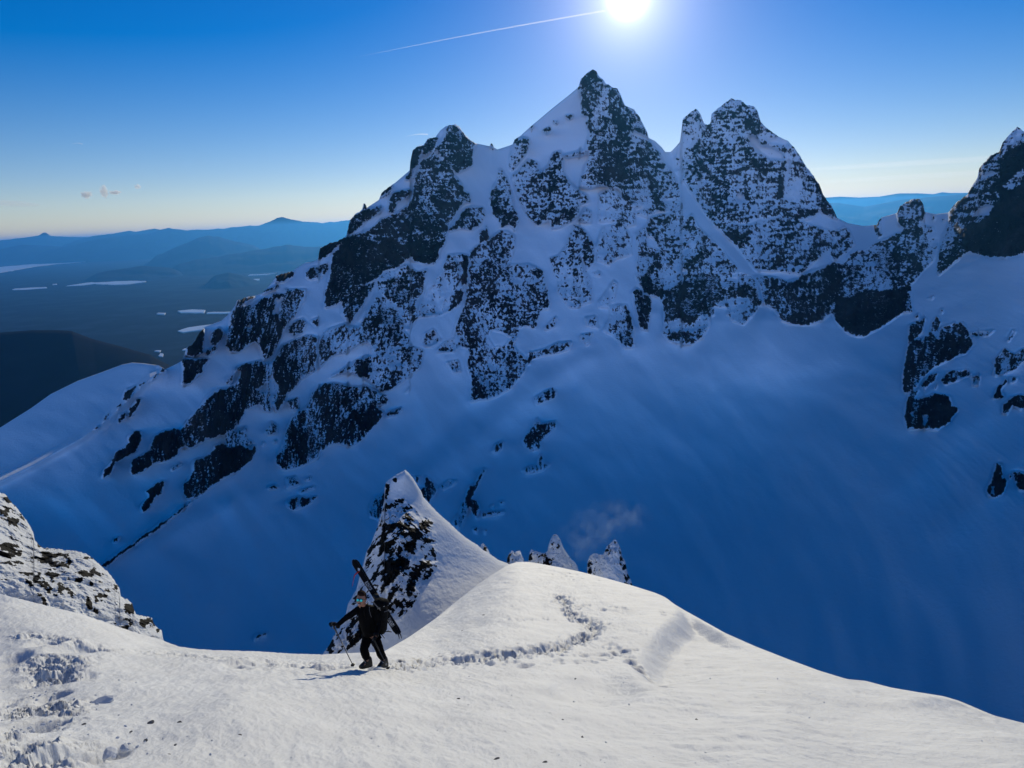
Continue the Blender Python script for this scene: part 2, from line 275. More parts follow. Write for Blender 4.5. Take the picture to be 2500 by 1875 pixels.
ROCKS += T(*C_, k1,
 ([(340,1830),(370,1640),(400,1500),(420,1370),(540,1210),(650,1180),(780,1130),(830,1070),(920,1030),(1000,990),(1090,930),(1130,830),(1150,760),(1150,700),(1180,610),(1200,540),(1260,510),(1320,440),(1420,540),(1500,640),(1580,740),(1590,800),(1640,820),(1665,900),(1600,900),(1550,950),(1510,1020),(1450,1130),(1440,1200),(1420,1280),(1380,1340),(1370,1400),(1330,1450),(1220,1450),(1150,1430),(1100,1390),(1040,1430),(980,1490),(880,1520),(810,1590),(700,1640),(600,1660),(560,1740),(500,1790),(430,1820),(350,1850)], .79),
 ([(420,1370),(540,1210),(700,1220),(900,1300),(1080,1280),(1200,1230),(1400,1260),(1370,1400),(1330,1450),(1220,1450),(1100,1390),(980,1490),(880,1520),(810,1590),(600,1660),(500,1790),(350,1850),(370,1640)], .95),
 ([(1350,850),(1420,700),(1480,900),(1460,1100),(1380,1050)], .9), ([(820,1080),(1000,1000),(1350,1000),(1380,1150),(900,1200)], .86),
 ([(1425,230),(1460,200),(1520,200),(1590,275),(1640,330),(1706,370),(1690,420),(1660,480),(1670,560),(1600,600),(1530,635),(1470,600),(1400,560),(1350,490),(1320,430),(1380,370),(1400,300)], .87),
 ([(1225,360),(1300,310),(1370,310),(1340,400),(1240,480),(1200,490),(1160,590),(1105,610),(1095,550),(1130,430),(1160,400),(1230,390)], .94),
 ([(1350,340),(1420,250),(1430,280),(1380,370)], .05), ([(1300,510),(1340,430),(1360,440),(1420,530),(1400,540),(1340,470),(1260,540)], .1), ([(1080,620),(1140,600),(1180,560),(1220,440),(1240,440),(1190,600),(1130,720),(1060,690)], .15),
 ([(920,870),(960,820),(1100,780),(1130,790),(1080,850),(990,900),(960,1000),(920,990)], .87), ([(1060,690),(1110,640),(1140,620),(1080,700)], .85),
 ([(545,1200),(545,1100),(595,1030),(680,970),(870,940),(850,980),(740,1050),(650,1130)], .94), ([(845,850),(860,790),(945,740),(940,780),(880,830)], .97), ([(685,965),(695,895),(722,940)], .97),
 ([(1480,1120),(1530,1060),(1600,960),(1660,930),(1770,950),(1780,1020),(1740,1100),(1660,1150),(1560,1130),(1450,1170)], .74),
 ([(1900,700),(1910,600),(1935,600),(1960,650),(2000,720),(2030,830),(2040,930),(2090,1060),(2060,1160),(1990,1090),(1940,1130),(1910,1060),(1850,1000),(1830,880),(1840,800),(1880,730)], .7), ([(1830,880),(1850,760),(1900,740),(1920,900),(1930,1120),(1910,1060),(1850,1000)], .93),
 ([(1735,1160),(1790,1150),(1795,1105),(1820,1230),(1740,1270)], .9), ([(280,1330),(350,1270),(490,1210),(560,1215),(440,1300),(380,1370),(290,1425)], .98), ([(1830,395),(1835,370),(1860,370),(1862,410)], .95))
ROCKS += T(*D_, k1,
 ([(820,290),(900,240),(980,220),(1070,170),(1180,240),(1210,280),(1210,450),(1160,530),(1180,640),(1110,750),(1050,760),(1100,820),(1100,900),(1230,940),(1200,1100),(1050,1220),(900,1310),(840,1310),(740,1220),(600,1150),(500,1150),(380,1190),(500,1110),(620,1030),(760,980),(760,900),(720,860),(640,890),(540,960),(400,990),(300,1100),(280,960),(300,840),(370,750),(520,700),(640,740),(730,620),(740,520),(800,430),(820,350)], .58),
 ([(830,560),(950,560),(1060,700),(1040,840),(960,930),(890,780),(840,680)], .85), ([(900,290),(1090,280),(1110,500),(1040,560),(950,500),(870,430)], .85), ([(1150,250),(1260,210),(1220,440),(1190,480),(1130,420)], .85), ([(640,1040),(760,1030),(800,1130),(700,1160),(620,1120)], .8), ([(740,1220),(1020,1200),(940,1290),(850,1310)], .72), ([(760,620),(830,640),(800,900),(760,880)], .8),
 ([(510,430),(560,350),(680,360),(800,330),(700,500),(640,600),(570,700),(500,620)], .82), ([(640,640),(740,520),(800,400),(820,420),(700,660),(640,700)], .15),
 ([(1300,370),(1380,250),(1450,80),(1560,70),(1630,90),(1620,300),(1560,430),(1500,560),(1400,620),(1180,640),(1200,500),(1260,400)], .5),
 ([(1580,80),(1640,90),(1620,340),(1580,350)], .97), ([(1460,590),(1520,400),(1600,420),(1560,520)], .9),
 ([(1420,870),(1500,830),(1560,900),(1500,960),(1360,960),(1350,940)], .55), ([(1440,1050),(1540,1030),(1570,1130),(1500,1140)], .5), ([(1230,900),(1240,790),(1320,750),(1390,850),(1300,910)], .55), ([(900,1540),(960,1490),(1040,1460),(1000,1520)], .65), ([(1060,1330),(1110,1260),(1100,1310)], .6))
ROCKS += [([(1148,616),(1165,600),(1188,590),(1223,563),(1240,565),(1256,575),(1257,608),(1243,644),(1265,646),(1290,644),(1308,652),(1325,663),(1333,701),(1342,736),(1341,752),(1319,758),(1306,801),(1284,793),(1265,801),(1262,825),(1250,840),(1265,861),(1290,880),(1281,907),(1249,945),(1215,966),(1200,972),(1185,976),(1165,968),(1148,984),(1153,925),(1139,893),(1145,850),(1120,845),(1088,841),(1107,825),(1118,784),(1139,730),(1145,681)], .62),
 ([(1200,804),(1232,812),(1250,825),(1232,845),(1205,848),(1192,825)], 0), ([(1157,920),(1225,900),(1240,940),(1200,970),(1150,980)], .72), ([(1150,640),(1210,640),(1215,720),(1160,760),(1145,720)], .72), ([(1205,620),(1250,600),(1240,660),(1205,680)], .8)]
ROCKS += T(*Fq, k1,
 ([(520,480),(600,460),(680,340),(740,180),(830,220),(880,300),(930,360),(920,520),(860,580),(810,430),(830,580),(900,680),(900,870),(820,900),(760,930),(700,920),(660,870),(590,770),(600,680),(560,600)], .55), ([(810,430),(860,280),(930,360),(920,520),(860,580)], .8), ([(730,600),(790,600),(780,830),(720,830)], .8),
 ([(950,500),(940,380),(1000,200),(1100,170),(1160,150),(1200,200),(1260,300),(1260,450),(1130,480),(1060,540)], .5), ([(900,620),(980,600),(980,640),(930,640)], .6),
 ([(780,150),(830,20),(900,60),(900,170)], .4), ([(960,-100),(1080,-160),(1170,-80),(1290,0),(1300,180),(1200,200),(1160,150),(960,160)], .45), 
 ([(960,880),(1060,740),(1100,680),(1130,700),(1100,880),(1060,900),(1220,900),(1280,1200),(1270,1290),(1190,1290),(1090,1170),(1000,1130),(1060,1030),(1060,930),(970,920)], .5), ([(1200,900),(1240,960),(1285,1100),(1280,1260),(1200,1290),(1130,1180),(1220,1120)], .85),
 ([(1270,780),(1300,750),(1430,830),(1440,930),(1400,1130),(1340,1110),(1290,900)], .82), ([(840,1010),(940,1000),(960,1110),(860,1080)], .5), ([(800,1170),(910,1150),(880,1250),(850,1270)], .5), ([(350,1330),(480,1300),(600,1240),(720,1230),(700,1300),(600,1330),(480,1350),(350,1390)], .62), ([(480,1100),(580,1000),(570,1090),(490,1130)], .6), ([(330,1330),(350,1320),(345,1430),(325,1440)], .95),
 ([(1300,640),(1320,420),(1300,260),(1400,180),(1420,110),(1560,80),(1720,60),(1740,150),(1800,80),(1860,200),(1960,300),(2080,400),(2130,480),(2212,560),(2212,1050),(2160,1020),(2110,920),(2000,910),(2010,990),(1960,1010),(1960,1090),(1900,1190),(1800,1255),(1700,1250),(1600,1220),(1550,1160),(1555,900),(1500,830),(1400,800),(1320,700)], .66),
 ([(1560,780),(1700,700),(1830,650),(2030,620),(2080,720),(2100,850),(2000,900),(1950,980),(1800,1100),(1680,1030),(1550,1150)], .93), ([(1320,680),(1500,640),(1560,800),(1500,830),(1400,800)], .88),
 ([(1390,270),(1470,300),(1500,400),(1400,380)], 0), ([(1680,570),(1750,580),(1770,620),(1700,610)], 0), ([(1780,310),(1830,330),(1830,380),(1780,370)], .1),
 ([(1560,1060),(1700,1020),(1790,1080),(1900,990),(1960,1080),(1850,1130),(1700,1120),(1570,1140)], .42), ([(1600,1150),(1780,1130),(1780,1200),(1640,1210)], .95))
ROCKS += T(*E_, k1,
 ([(790,220),(800,150),(860,100),(920,60),(955,80),(960,130),(1000,160),(1030,200),(1055,195),(1080,230),(1140,230),(1165,290),(1200,390),(1290,430),(1340,480),(1400,640),(1420,690),(1300,630),(1240,640),(1420,720),(1520,830),(1540,900),(1620,980),(1700,1150),(1730,1330),(1600,1280),(1400,1300),(1300,1320),(1200,1250),(1160,1160),(1100,1120),(960,1120),(900,1150),(790,1130),(830,950),(880,880),(890,700),(850,560),(870,490),(820,490),(815,330),(780,250)], .7),
 ([(880,560),(1000,480),(1200,600),(1260,700),(1230,900),(1230,1100),(1150,1150),(940,1100),(880,900)], .84), ([(800,160),(920,70),(1000,180),(1000,300),(880,460),(820,480)], .85), ([(1200,420),(1330,490),(1400,660),(1250,600)], .85),
 ([(240,680),(195,700),(150,900),(170,1000),(240,920),(310,830),(350,740),(330,690)], .65),
 ([(170,1030),(230,990),(330,880),(400,900),(430,1000),(500,950),(560,830),(620,800),(650,870),(650,1000),(700,1080),(780,1150),(860,1200),(880,1260),(790,1290),(780,1390),(700,1450),(620,1500),(540,1510),(530,1430),(420,1470),(330,1400),(260,1270),(210,1150)], .6),
 ([(460,620),(520,590),(540,620),(500,660)], .7), ([(660,480),(740,480),(700,530)], .6), ([(550,540),(600,540),(590,570)], .5), ([(640,840),(830,790),(870,660),(880,800),(820,850),(680,870)], .6), ([(500,960),(560,820),(620,820),(640,1050),(520,1200)], .75), ([(300,900),(400,920),(420,1100),(360,1150),(300,1000)], .72),
 ([(1300,1370),(1400,1310),(1550,1250),(1660,1240),(1740,1330),(1720,1370),(1500,1340),(1400,1400)], .75), ([(1500,1250),(1600,1235),(1660,1240),(1600,1270)], .05), ([(350,590),(375,560),(370,600)], .9))
ROCKS += T(*G_, k1,
 ([(235,340),(300,280),(350,230),(385,240),(430,320),(460,385),(500,365),(495,290),(560,230),(680,140),(770,155),(830,205),(890,205),(945,300),(960,370),(1030,430),(1100,480),(1210,530),(1270,600),(1320,680),(1340,740),(1410,820),(1490,920),(1530,1020),(1610,1130),(1650,1240),(1540,1190),(1480,1150),(1440,1200),(1370,1240),(1310,1250),(1450,1310),(1620,1350),(1700,1300),(1750,1350),(1790,1440),(1740,1500),(1650,1580),(1600,1610),(1560,1500),(1500,1560),(1370,1670),(1300,1740),(1180,1710),(1080,1700),(900,1700),(800,1570),(740,1480),(640,1390),(500,1250),(430,1160),(240,860),(180,800),(180,700),(225,550),(230,450)], .61),
 ([(1240,700),(1330,740),(1480,930),(1645,1240),(1500,1180),(1430,1000),(1330,960),(1320,850)], .87), ([(1130,740),(1180,720),(1160,1000),(1100,1050)], .87), ([(1230,720),(1290,760),(1270,860),(1240,870)], .85), ([(500,290),(560,240),(640,280),(600,390),(520,390)], .75), ([(880,700),(1050,700),(1150,740),(1080,820),(900,850)], .72), ([(240,700),(380,600),(420,700),(330,900),(250,850)], .76), ([(640,1300),(860,1290),(860,1450),(740,1470),(660,1400)], .8), ([(830,280),(940,300),(970,430),(900,470),(820,450)], .78), ([(1280,1130),(1420,1170),(1400,1220),(1300,1220)], .88),
 ([(830,480),(900,480),(950,560),(1080,600),(1150,640),(1160,700),(1030,700),(950,650),(850,560)], .12), ([(1000,540),(1110,490),(1210,545),(1180,590),(1060,560)], .2), ([(740,1000),(800,1020),(790,1080),(730,1060)], .05), ([(690,1275),(830,1270),(900,1240),(1100,1200),(1110,1215),(900,1265),(790,1290)], .15), ([(1180,700),(1220,700),(1190,900),(1180,1060),(1150,1050)], .2), ([(980,900),(1100,920),(1100,1120),(960,1100)], .42), ([(1190,900),(1300,860),(1320,1000),(1260,1080),(1180,1050)], .42))
ROCKS += T(*Hq, k1,
 ([(650,590),(740,600),(880,640),(960,870),(950,900),(870,1000),(790,1075),(700,1040),(650,980),(640,800)], .75), ([(660,860),(740,820),(900,870),(860,1000),(780,1070),(690,1020)], .5), ([(660,760),(860,700),(930,860),(800,830)], .92), ([(685,620),(740,600),(740,680),(690,680)], .05),
 ([(900,640),(1080,650),(1180,690),(1300,650),(1380,600),(1520,560),(1600,520),(1700,520),(1760,440),(1900,400),(2000,330),(2120,290),(2212,250),(2300,250),(2300,960),(2212,960),(2100,1060),(1990,1130),(1880,1180),(1800,1180),(1710,1140),(1620,1040),(1590,970),(1500,1040),(1380,1080),(1240,1070),(1140,1040),(1060,930),(970,880),(950,760)], .74),
 ([(1600,1000),(1620,850),(1750,830),(1900,760),(2100,740),(2250,700),(2250,950),(2100,1060),(1880,1180),(1720,1140)], .965), ([(1250,900),(1500,880),(1600,900),(1500,1040),(1350,1080),(1200,1060)], .9), ([(1180,700),(1290,690),(1290,780),(1200,780)], .9), ([(2000,380),(2180,420),(2150,620),(2050,600)], .87), ([(1590,540),(1700,560),(1700,800),(1620,850),(1580,700)], .86),
 ([(1180,620),(1250,600),(1310,640),(1280,670),(1190,660)], 0), ([(1370,640),(1400,650),(1380,690)], .05), ([(1690,210),(1740,220),(1760,320),(1800,350),(1700,430),(1650,400),(1650,260)], .55), ([(1960,130),(2035,110),(2010,270),(2040,270),(2000,300)], .8), ([(1940,390),(1990,360),(2010,420),(1930,460)], .3))
ROCKS += T(*I_, .2412,
 ([(575,905),(590,840),(640,820),(740,750),(830,760),(855,850),(865,930),(840,1000),(870,1050),(950,1050),(980,1130),(990,1280),(940,1400),(830,1510),(760,1600),(690,1659),(480,1700),(50,1659),(50,1480),(100,1320),(200,1290),(330,1290),(420,1200),(590,1120),(640,1160),(640,1010),(590,1020)], .6),
 ([(320,1340),(480,1240),(620,1400),(600,1600),(400,1560)], .84), ([(60,1480),(220,1400),(220,1660),(60,1660)], .84), ([(380,1000),(425,955),(400,1080),(430,1130),(390,1155)], .85), ([(470,1180),(580,1120),(560,1150),(480,1190)], .8), ([(640,800),(660,1020),(640,1060),(590,1020),(600,860)], .8), ([(940,950),(970,940),(950,1000)], .85), ([(1030,980),(1070,980),(1040,1010)], .85), ([(830,860),(865,880),(850,950),(825,930)], .9), ([(760,1020),(800,1020),(810,1200),(770,1200)], .8), ([(990,1050),(1100,1040),(1040,1140),(1000,1200)], .05),
 ([(1110,930),(1110,860),(1280,720),(1300,650),(1390,540),(1400,460),(1450,390),(1510,320),(1610,280),(1640,180),(1710,100),(1800,20),(1835,50),(1866,50),(2100,-100),(3200,-250),(3200,1200),(2100,1250),(1866,1280),(1700,1360),(1590,1370),(1440,1300),(1250,1320),(1180,1400),(1000,1540),(985,1500),(1010,1290),(1040,1140),(1090,1060)], .76),
 ([(1650,330),(1866,190),(2100,200),(3200,0),(3200,1200),(2100,1250),(1700,1360),(1590,1370),(1300,1310),(1220,1220),(1280,1080),(1500,960),(1620,800),(1600,650),(1620,560),(1640,420)], .985), ([(1130,900),(1230,760),(1300,740),(1290,840),(1200,940)], .93), ([(1000,1500),(1150,1280),(1230,1330),(1020,1530)], .93),
 ([(1640,640),(1740,560),(1830,470),(1866,420),(1900,550),(1800,640),(1700,680)], .5), ([(1340,960),(1400,870),(1500,820),(1560,840),(1500,930)], .05), ([(1430,540),(1540,480),(1590,500),(1480,560)], .05), ([(1680,180),(1780,60),(1840,80),(1820,170),(1700,230)], .4))
ROCKS += T(*J_, .3617,
 ([(470,260),(580,210),(560,300),(500,360),(600,340),(620,240),(660,200),(680,240),(640,320),(700,280),(830,240),(860,290),(900,390),(850,450),(780,470),(720,500),(640,540),(560,620),(500,700),(440,715),(425,690),(430,580),(450,480),(470,380)], .86),
 ([(620,300),(780,240),(800,300),(660,360)], .6), ([(550,670),(600,600),(660,580),(640,630),(570,690)], .96), ([(480,700),(540,690),(510,740),(480,800),(450,800)], .93), ([(640,690),(660,650),(650,680)], .9),
 ([(440,900),(445,820),(490,740),(520,760),(600,740),(640,720),(740,740),(760,800),(800,830),(740,910),(660,965),(590,960),(560,950),(460,960)], .92), ([(560,860),(600,860),(590,920),(560,940)], .1), ([(470,850),(500,840),(500,880)], .2),
 ([(690,620),(730,575),(860,560),(890,590),(820,620),(770,640),(710,660)], .75), ([(900,600),(950,600),(940,660),(900,670)], .5), ([(880,310),(1050,290),(1000,330),(900,340)], .55), ([(1040,560),(1050,490),(1110,420),(1180,460),(1244,420),(1400,420),(1400,520),(1244,500),(1180,560),(1110,590),(1040,600)], .65), ([(1035,755),(1060,690),(1130,620),(1130,640),(1090,690),(1100,740)], .92), ([(1150,610),(1200,610),(1190,640),(1150,650)], .6), ([(1100,850),(1110,790),(1160,750),(1220,730),(1300,760),(1220,830),(1170,800),(1130,860)], .9),
 ([(990,1370),(1030,1310),(1060,1190),(1090,1200),(1090,1290),(1130,1310),(1100,1400),(1050,1420),(1010,1410)], .93), ([(1030,1340),(1045,1340),(1040,1410),(1025,1390)], .05), ([(1170,1250),(1220,1250),(1300,1300),(1260,1370),(1210,1370)], .95), ([(1145,1270),(1165,1275),(1150,1300)], .9), ([(1130,370),(1170,290),(1190,300),(1150,360)], .65), ([(510,200),(530,180),(530,210)], .93), ([(680,150),(700,150),(690,185)], .85), ([(590,80),(640,60),(620,85)], .65))
ROCKS += T(*K_, k1,
 ([(1680,260),(1760,210),(1840,180),(1880,210),(1850,260),(1760,290),(1700,320)], .62), ([(1570,640),(1640,560),(1700,440),(1740,500),(1870,470),(1870,520),(1800,590),(1720,650),(1720,720),(1660,740),(1600,700)], .6), ([(1560,910),(1620,880),(1700,870),(1730,760),(1770,840),(1820,860),(1760,910),(1700,930),(1600,940)], .5), ([(1300,745),(1330,680),(1400,650),(1390,710),(1330,760)], .72),
 ([(925,1390),(1000,1290),(1050,1180),(1090,1060),(1140,1040),(1210,900),(1240,900),(1190,1000),(1150,1080),(1100,1170),(1160,1200),(1180,1280),(1150,1340),(1090,1230),(1060,1330),(1010,1450)], .76), ([(1200,1290),(1410,1280),(1400,1300),(1200,1330)], .62), ([(1110,1440),(1160,1430),(1160,1465)], .88), ([(1210,1455),(1250,1450),(1230,1470)], .85),
 ([(640,1090),(700,1070),(700,970),(750,1010),(800,1060),(790,1110),(730,1200),(680,1160)], .9), ([(600,970),(640,965),(630,1030)], .8), ([(840,1060),(900,1000),(980,1010),(940,1050),(860,1090)], .6), ([(200,1260),(240,1170),(330,1110),(330,1200),(300,1300),(270,1360),(200,1330)], .75), ([(345,430),(370,390),(480,350),(480,370),(430,420)], .7), ([(1360,1195),(1410,1195),(1370,1215)], .85), ([(1270,1240),(1310,1220),(1300,1250)], .7))

ROCKS += T(0, 1150, .437, ([(1415,943),(1435,918),(1460,905),(1498,905),(1480,915),(1450,922)], .99))
def cdf(n, s=None):
    return 1/(1+np.exp(-1.7*(n-n.mean())/(n.std() if s is None else s)))
def face_mat():
    m, n, l, b = newmat('mountain snow and rock')
    c = n.new('ShaderNodeTexCoord'); at = n.new('ShaderNodeAttribute'); at.attribute_name = 'rock'
    def nz(scale, rot, sc_, det=6, rough=.65):
        mp = n.new('ShaderNodeMapping'); mp.inputs['Rotation'].default_value = rot; mp.inputs['Scale'].default_value = sc_; l.new(c.outputs['Object'], mp.inputs[0])
        t = n.new('ShaderNodeTexNoise'); t.inputs['Scale'].default_value = scale; t.inputs['Detail'].default_value = det; t.inputs['Roughness'].default_value = rough; l.new(mp.outputs[0], t.inputs['Vector']); return t.outputs[0]
    def ma(op, x, y, z=None):
        q = n.new('ShaderNodeMath'); q.operation = op
        for i, v in enumerate((x, y, z)):
            if v is None: continue
            if isinstance(v, (int, float)): q.inputs[i].default_value = v
            else: l.new(v, q.inputs[i])
        return q.outputs[0]
    nA = nz(.34, (0, 0, 0), (1, 1, 1)); nV = nz(.55, (0, 0, 0), (1, 1, .22)); nH = nz(.5, (.12, .22, 0), (.30, .30, 1.5)); nF = nz(1.3, (0, 0, 0), (1, 1, 1), 4)
    v = ma('MULTIPLY_ADD', nA, 1.9, at.outputs['Fac']); v = ma('MULTIPLY_ADD', nV, 2.7, v); v = ma('MULTIPLY_ADD', nH, 2.4, v); v = ma('MULTIPLY_ADD', nF, 1.0, v); v = ma('SUBTRACT', v, 4.0)
    mr = n.new('ShaderNodeMapRange'); l.new(v, mr.inputs[0]); mr.inputs[1].default_value = -.30; mr.inputs[2].default_value = .42
    dust = nz(.02, (0, 0, 0), (1, 1, 1), 4)
    rc = n.new('ShaderNodeValToRGB'); l.new(mr.outputs[0], rc.inputs[0]); e = rc.color_ramp.elements; e[0].position = 0; e[0].color = SNOW+(1,); e[1].position = 1; e[1].color = (.010, .008, .008, 1)
    q = e.new(.30); q.color = (.62, .62, .65, 1); q = e.new(.55); q.color = (.16, .14, .14, 1); q = e.new(.80); q.color = (.035, .026, .024, 1)
    rd = n.new('ShaderNodeMix'); rd.data_type = 'RGBA'; rd.blend_type = 'ADD'; l.new(rc.outputs[0], rd.inputs[6]); rd.inputs[7].default_value = (.05, .038, .034, 1)
    dm_ = n.new('ShaderNodeMapRange'); l.new(dust, dm_.inputs[0]); dm_.inputs[1].default_value = .42; dm_.inputs[2].default_value = .65; l.new(ma('MULTIPLY', dm_.outputs[0], mr.outputs[0]), rd.inputs[0])
    l.new(rd.outputs[2], b.inputs['Base Color']); b.inputs['Roughness'].default_value = .8; b.inputs['Specular IOR Level'].default_value = .06
    bs = n.new('ShaderNodeMapRange'); l.new(mr.outputs[0], bs.inputs[0]); bs.inputs[3].default_value = .22; bs.inputs[4].default_value = 1.0
    bu = n.new('ShaderNodeBump'); l.new(bs.outputs[0], bu.inputs['Strength']); bu.inputs['Distance'].default_value = 2.5; l.new(ma('ADD', nA, ma('ADD', nV, nH)), bu.inputs['Height']); l.new(bu.outputs[0], b.inputs['Normal'])
    return m
snow_rock_m = face_mat()
def massif():
    xs = np.arange(-330, 2800, 1.9)
    jit = 3.2*fbm(xs/9.0, xs*0+3, 3, 5)
    pr = Paint(-340, 130, 2820, 1620, 1.5); pr.add(ROCKS)
    raw = pr.blur(1)
    ys0 = interp_line(SKY, xs)
    ys = ys0 + jit*np.clip(pr.sample(pr.blur(3), xs, ys0+7), 0, 1)
    t = np.concatenate([np.linspace(0, .54, 460, endpoint=False), np.linspace(.54, 1, 140)])
    Y = ys[None, :] + (2100-ys[None, :])*t[:, None]; X = np.repeat(xs[None, :], len(t), 0)
    r = inv_depth(MCTRL)(X, Y)
    P = hpt(X, Y, r)
    az = np.arctan2(P[..., 0], P[..., 1])
    wx = az*1100; wz = P[..., 2]*1.0; ws = wz+.8*r                       # metres across and up the face
    warp = 3.5*fbm(X/26, Y/26, 3, 11)+2.4*fbm(X/7, Y/7, 3, 13, .7), 3.5*fbm(X/26, Y/26, 3, 12)+2.4*fbm(X/7, Y/7, 3, 14, .7)
    dens = pr.sample(raw, X+warp[0], Y+warp[1]); soft = pr.sample(pr.blur(14), X, Y); soft2 = pr.sample(pr.blur(4), X, Y)
    lf = sstep(900, 500, X)                                # towards the left flank the beds dip down to the left
    sx = wx*(1-.0*lf); sz = wz - .75*lf*wx
    ribs = ridged(wx/55+.25*fbm(wx/70, wz/70, 2, 3), wz/190, 3, 21)
    crag = ridged(sx/24, sz/34, 4, 22); ledge = fbm(sx/30, sz/7.0, 4, 23); fine = fbm(sx/6.5, sz/6.0, 4, 24, .6)
    det = 20*ribs + 12*crag + 2.2*ledge + 2.8*fine
    big = 26*fbm(wx/210+2, wz/260, 2, 25)*sstep(1300, 1000, Y)
    gap = 1-.8*np.exp(-(((X-2225)/60)**2+((Y-650)/90)**2)**2)
    h = gap*soft2**.5*(6+.75*det)*sstep(0, .25, soft2) + big*sstep(.1, .6, soft)*gap
    h = h - 16*np.clip(soft-soft2, 0, 1)*sstep(500, 700, Y)
    und = 10*fbm((wx+ws*.5)/130, (ws-wx*.4)/260, 3, 33)*sstep(1900, 1500, Y)
    h = h - 3*np.exp(-(Y-ys)/4)
    # wind scoops and flutings in the open snow
    sn = 1-soft
    fl = 2.6*fbm((wx+ws*.5)/60, (ws-wx*.5)/150, 3, 31)+.45*fbm((wx+ws*.5)/22, (ws-wx*.5)/50, 3, 32)
    h = h + sn*(fl*sstep(1700, 1000, Y)+und)*sstep(0, 60, Y-ys)
    h = h + sstep(2150, 2350, X)*sn*2.2*ridged((wx*.8+ws*.6)/30, (ws*.8-wx*.6)/150, 3, 34)*sstep(1500, 1100, Y)
    for (ax, ay, bx, by, wd_, am_) in ((1440,870,1330,930,26,6),(1330,930,1180,1060,34,7),(1180,1060,1010,1180,40,6),(1390,960,1440,1060,40,-5),(1130,1010,1020,1120,30,-5),(700,1180,560,1230,30,4),(560,1230,330,1340,34,5),(2400,1000,2180,1190,40,6),(2480,1130,2300,1300,40,6),(1560,880,1620,1000,26,-5),(1700,820,1740,930,20,5)):
        tt_ = np.clip(((X-ax)*(bx-ax)+(Y-ay)*(by-ay))/((bx-ax)**2+(by-ay)**2), 0, 1); h = h + am_*np.exp(-(np.hypot(X-ax-tt_*(bx-ax), Y-ay-tt_*(by-ay))/wd_)**2)*(1-soft2)
    # snow cones below the gullies at the foot of the wall
    for cx, cy, wd, ln, am in ((1750,755,30,190,13),(1862,745,45,230,16),(2030,765,26,160,10),(1585,740,26,150,9),(1270,840,40,220,8)):
        q = np.clip((Y-cy)/ln, 0, 1); w_ = wd*(.5+2.4*q)
        h = h + am*np.exp(-((X-cx-(Y-cy)*.05)/w_)**2)*sstep(0, .18, q)*(1-sstep(.55, 1, q))
    # the couloir between the two summits is sunk between its walls
    def seg(ax, ay, bx, by):
        tt = np.clip(((X-ax)*(bx-ax)+(Y-ay)*(by-ay))/((bx-ax)**2+(by-ay)**2), 0, 1); return np.hypot(X-ax-tt*(bx-ax), Y-ay-tt*(by-ay)), tt
    d, tt = seg(1640, 385, 1845, 665); h = h - 9*np.exp(-(d/16)**2)
    # rocks standing proud above scoops on the lower flank
    r2 = r - h
    # shoulder ridge beyond the near edge of the left flank
    edge = np.interp(X, [-330, 0, 75, 200, 270, 365, 405, 430], [1330, 1168, 1132, 1062, 1012, 918, 900, 880])
    r2 = r2 + 90*sstep(6, -10, Y-edge)*sstep(415, 380, X) - 16*np.exp(-((Y-edge-4)/14)**2)*sstep(415, 380, X)
    P = hpt(X, Y, r2)
    # where rock shows: the steep parts of the detail, as much of it as the outline asks for
    g = np.gradient(det+.4*big, axis=0); gg = g-(np.roll(g, 3, 1)+np.roll(g, -3, 1))*.1
    n1 = fbm(sx/3.8+.4*fine, sz/4.4, 4, 41, .7); n2 = fbm(sx/26, sz/34, 3, 42); n3 = fbm(wx/4.0, wz/16, 3, 43)
    rbn = ribs+.6*crag; u = cdf(.50*gg/gg.std()+.50*n1/n1.std()+.30*n2/n2.std()+.45*n3/n3.std()-.50*(rbn-rbn.mean())/rbn.std())
    rock = (dens-.61)*2.6 + (.5-u)*1.7 + .5*sstep(.93, .98, dens) - 1.6*sstep(.12, .0, dens)
    rock = np.clip(rock, -3, 2)
    E = P[0].copy()
    bk = back_rows(E, [4, 14, 40, 120, 300, 600], [1.5, 12, 42, 130, 300, 560], lambda q: 9*fbm(q[:, 0]/40, q[:, 1]/40, 3, 51))
    rb = np.repeat(np.clip(rock[0][None], -1, 1), len(bk), 0)*.5-.25
    PP = np.concatenate([bk, P]); RR = np.concatenate([rb, rock])
    o = grid_mesh('mountain', PP, snow_rock_m, {'rock': RR}); tag(o, kind='structure')
    return o
massif()

